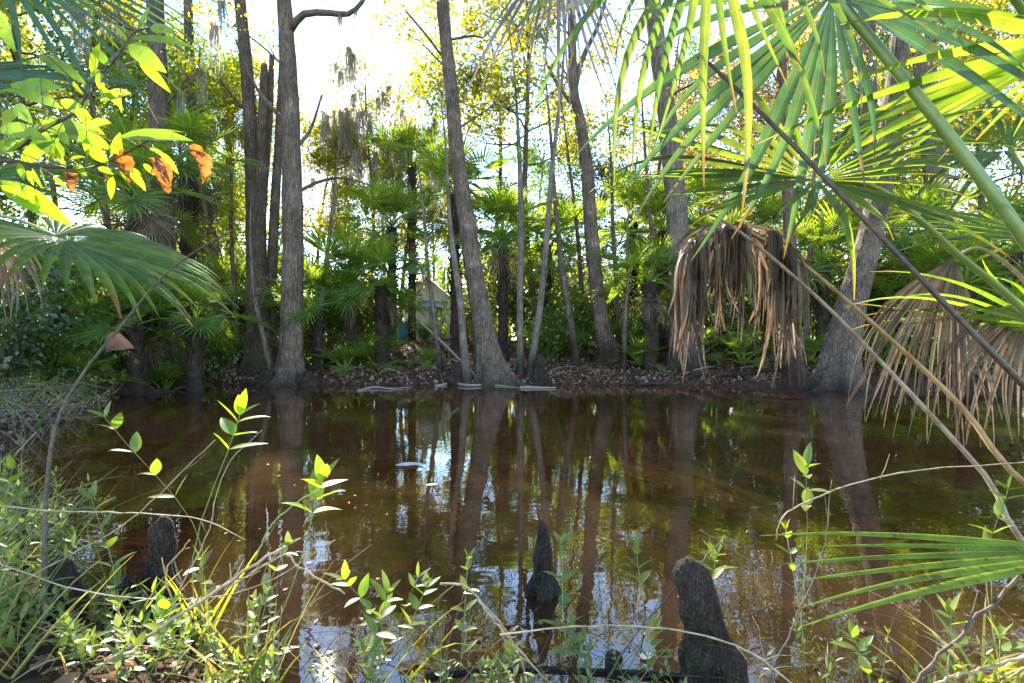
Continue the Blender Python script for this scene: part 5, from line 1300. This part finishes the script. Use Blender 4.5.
for i in range(110):
    x = rnd(-1.0, 1.9); y = rnd(1.35, 1.9); a = rnd(0, 2 * PI); L_ = rnd(.15, .6); p = V((x, y, ground(x, y) - .01)); d = V((math.cos(a), math.sin(a) * .5, rnd(.2, 1.3))).normalized(); pts = [p]
    for k in range(6):
        pts.append(pts[-1] + d * L_ / 6); d = (d + GRAV * rnd(0, .25) + V((rnd(-.3, .3), rnd(-.2, .2), rnd(-.15, .15)))).normalized()
    dry.tube(pts, lerp_r(rnd(.0009, .0022), 0.0006, 7), 4)
    if rnd(0, 1) < .6:
        for k in range(2, 7):
            for _ in range(random.randint(0, 2)):
                a = rnd(0, 2 * PI); lance_leaf(l, pts[k], V((math.cos(a), math.sin(a), rnd(-.3, .6))), V((rnd(-.4, .4), rnd(-.4, .4), 1)), rnd(.014, .045), rnd(.006, .016), rnd(-.2, .9), rnd(0, .6), 4)
root = thing('weed_fringe', 'thin fringe of small weeds along the bottom edge of the water', 'weeds', (0, 0, 0)); root['kind'] = 'stuff'
dry.build('dry_stem', M['twig'], root)
s.build('stem', M['greenstem'], root); l.build('foliage', M['herb'], root); gr.build('blade', M['grass'], root)
gr = MB()
for i in range(450):
    y = rnd(6.5, 12.6); x = -5.5 - 0.58 * (y - 6) + rnd(-2.2, 0.1); a = rnd(0, 2 * PI)
    grass_blade(gr, (x, y, ground(x, y) - 0.02), V((math.cos(a) * .7, math.sin(a) * .7, 1)), rnd(0.15, 0.6), rnd(0.008, 0.016), rnd(0.5, 2), 4)
tag(gr.build('bank_grass', M['grass']), 'green grass growing along the left bank', 'grass', None, 'stuff'); gr = MB()
for i in range(900):
    y = rnd(12.6, 15.5); x = rnd(-7, 9); a = rnd(0, 2 * PI)
    if noise.noise(V((x * .7, y * .7, 4))) < 0.05: continue
    grass_blade(gr, (x, y, ground(x, y) - 0.02), V((math.cos(a) * .7, math.sin(a) * .7, 1)), rnd(0.12, 0.45), rnd(0.008, 0.014), rnd(0.5, 2), 4)
gl_, ls_, lf_ = MB(), MB(), MB()
for i in range(120):
    y = rnd(3.6, 7.5); x = -5.5 - 0.58 * (y - 6) + rnd(-2.2, 0.25); a = rnd(0, 2 * PI)
    grass_blade(gl_, (x, y, ground(x, y) - 0.02), V((math.cos(a) * .7, math.sin(a) * .7, 1)), rnd(0.12, 0.45), rnd(0.006, 0.014), rnd(0.3, 1.5), 4)
for i in range(120):
    y = rnd(3.8, 11); x = -5.5 - 0.58 * (y - 6) + rnd(-1.8, 0.15); b = V((x, y, ground(x, y) - .02))
    herb_geo(ls_, lf_, b, b + V((rnd(-.2, .2), rnd(-.2, .1), rnd(.15, .6))), V((rnd(-.05, .05), 0, 0)), random.randint(4, 7), rnd(.06, .13), rnd(.025, .045), 0.003, 0.2, False, 3, 3)
root = thing('bank_weeds', 'green weeds and grass crowding the left bank below the left palm', 'weeds', (0, 0, 0)); root['kind'] = 'stuff'
ls_.build('stem', M['greenstem'], root); lf_.build('foliage', M['evergreen'], root); gl_.build('blade', M['grass'], root)
tag(gr.build('bank_grass', M['grass']), 'scattered grass along the far bank', 'grass', None, 'stuff')

# floating leaves
def float_leaf(label, px, py, L, w, mat, ang, z=0.006):
    p = W(px, py); p.z = z; mb = MB(); d = V((math.cos(ang), math.sin(ang), 0.03))
    lance_leaf(mb, p, d, V((0, 0, 1)), L, w, 0.05, 0.12, 6)
    o = mb.build('floating_leaf', M[mat], None, p); o.location = p
    tag(o, label, 'leaf', 'leaves floating on the pond')
M['pale_leaf'] = leaf_mat('bleached_leaf', [(0.6, 0.52, 0.42), (0.7, 0.6, 0.5)], (1, 0.9, 0.8), 0.2, 0.1)
float_leaf('pale leaf floating alone left of the middle of the pond', 395, 466, 0.26, 0.13, 'pale_leaf', 0.1)
float_leaf('small pale leaf floating just right of the larger pale one', 426, 486, 0.10, 0.05, 'pale_leaf', 0.3)
float_leaf('bright orange leaf floating over the brown water at the right', 800, 610, 0.07, 0.05, 'brown_leaf', 1.2)
float_leaf('tan leaf floating beside the stout near knee', 640, 660, 0.06, 0.035, 'pale_leaf', 0.4)
float_leaf('orange leaf floating at the bottom edge near the sun glint', 398, 672, 0.08, 0.05, 'brown_leaf', 0.7)

random.seed(4321)
C = []
while len(C) < 420:
    y = 1.7 + 11 * random.random(); x = rnd(-1.05, 1.05) * y
    s_, f_ = pond(x, y)
    if s_ < 0.05: continue
    if rnd(0, 1) < math.exp(-s_ * 1.6) + 0.035: C.append((x, y, 0.005))
mb = MB()
for (x, y, z) in C:
    a = rnd(0, 2 * PI); L = rnd(0.012, 0.036); d = V((math.cos(a), math.sin(a), 0)) * L; n_ = V((-d.y, d.x, 0)) * rnd(0.2, 0.4); p = V((x, y, z))
    mb.quad(p - d * .5, p - n_ - d * .05 + V((0, 0, .003)), p + d * .5 + V((0, 0, .002)), p + n_ - d * .05 + V((0, 0, .003)))
tag(mb.build('floating_debris', M['litter'], None, None, False), 'scattered specks of leaf floating on the pond', 'floating leaves', None, 'stuff')

# ================================================================== LIGHT, SKY, CAMERA
AZ, EL = R_(-19.7), R_(31.2)
sd = V((math.sin(AZ) * math.cos(EL), math.cos(AZ) * math.cos(EL), math.sin(EL)))
sl = bpy.data.lights.new('sun', 'SUN'); sl.energy = 5.0; sl.angle = R_(0.53); sl.color = (1.0, 0.93, 0.80)
so = bpy.data.objects.new('sun', sl); COL.objects.link(so); so.rotation_euler = sd.to_track_quat('Z', 'Y').to_euler(); so.location = (0, 0, 30)
wd = bpy.data.worlds.new('World'); scene.world = wd; wd.use_nodes = True
nt = wd.node_tree; nt.nodes.clear()
sky = nt.nodes.new('ShaderNodeTexSky'); sky.sky_type = 'NISHITA'; sky.sun_disc = False
sky.sun_elevation = EL; sky.sun_rotation = AZ; sky.air_density = 1.0; sky.dust_density = 0.0; sky.ozone_density = 1.5
bg = nt.nodes.new('ShaderNodeBackground'); bg.inputs['Strength'].default_value = 0.15
wo = nt.nodes.new('ShaderNodeOutputWorld'); nt.links.new(sky.outputs[0], bg.inputs[0]); nt.links.new(bg.outputs[0], wo.inputs[0])
cam = bpy.data.cameras.new('camera'); cam.lens = 18; cam.sensor_width = 36; cam.clip_end = 1000; cam.clip_start = 0.05
co = bpy.data.objects.new('camera', cam); COL.objects.link(co); co.location = (0, 0, CH); co.rotation_euler = (PI / 2, 0, 0)
scene.camera = co
vs = scene.view_settings
vs.view_transform = 'Standard'; vs.look = 'None'; vs.gamma = 1; vs.exposure = 2.25; vs.use_curve_mapping = False
scene.render.engine = 'CYCLES'
cy = scene.cycles
cy.max_bounces = 8; cy.diffuse_bounces = 4; cy.glossy_bounces = 3; cy.transmission_bounces = 4; cy.transparent_max_bounces = 8
cy.caustics_reflective = False; cy.caustics_refractive = False; cy.sample_clamp_indirect = 6
cy.use_denoising = True
try: cy.denoiser = 'OPENIMAGEDENOISE'
except Exception: pass
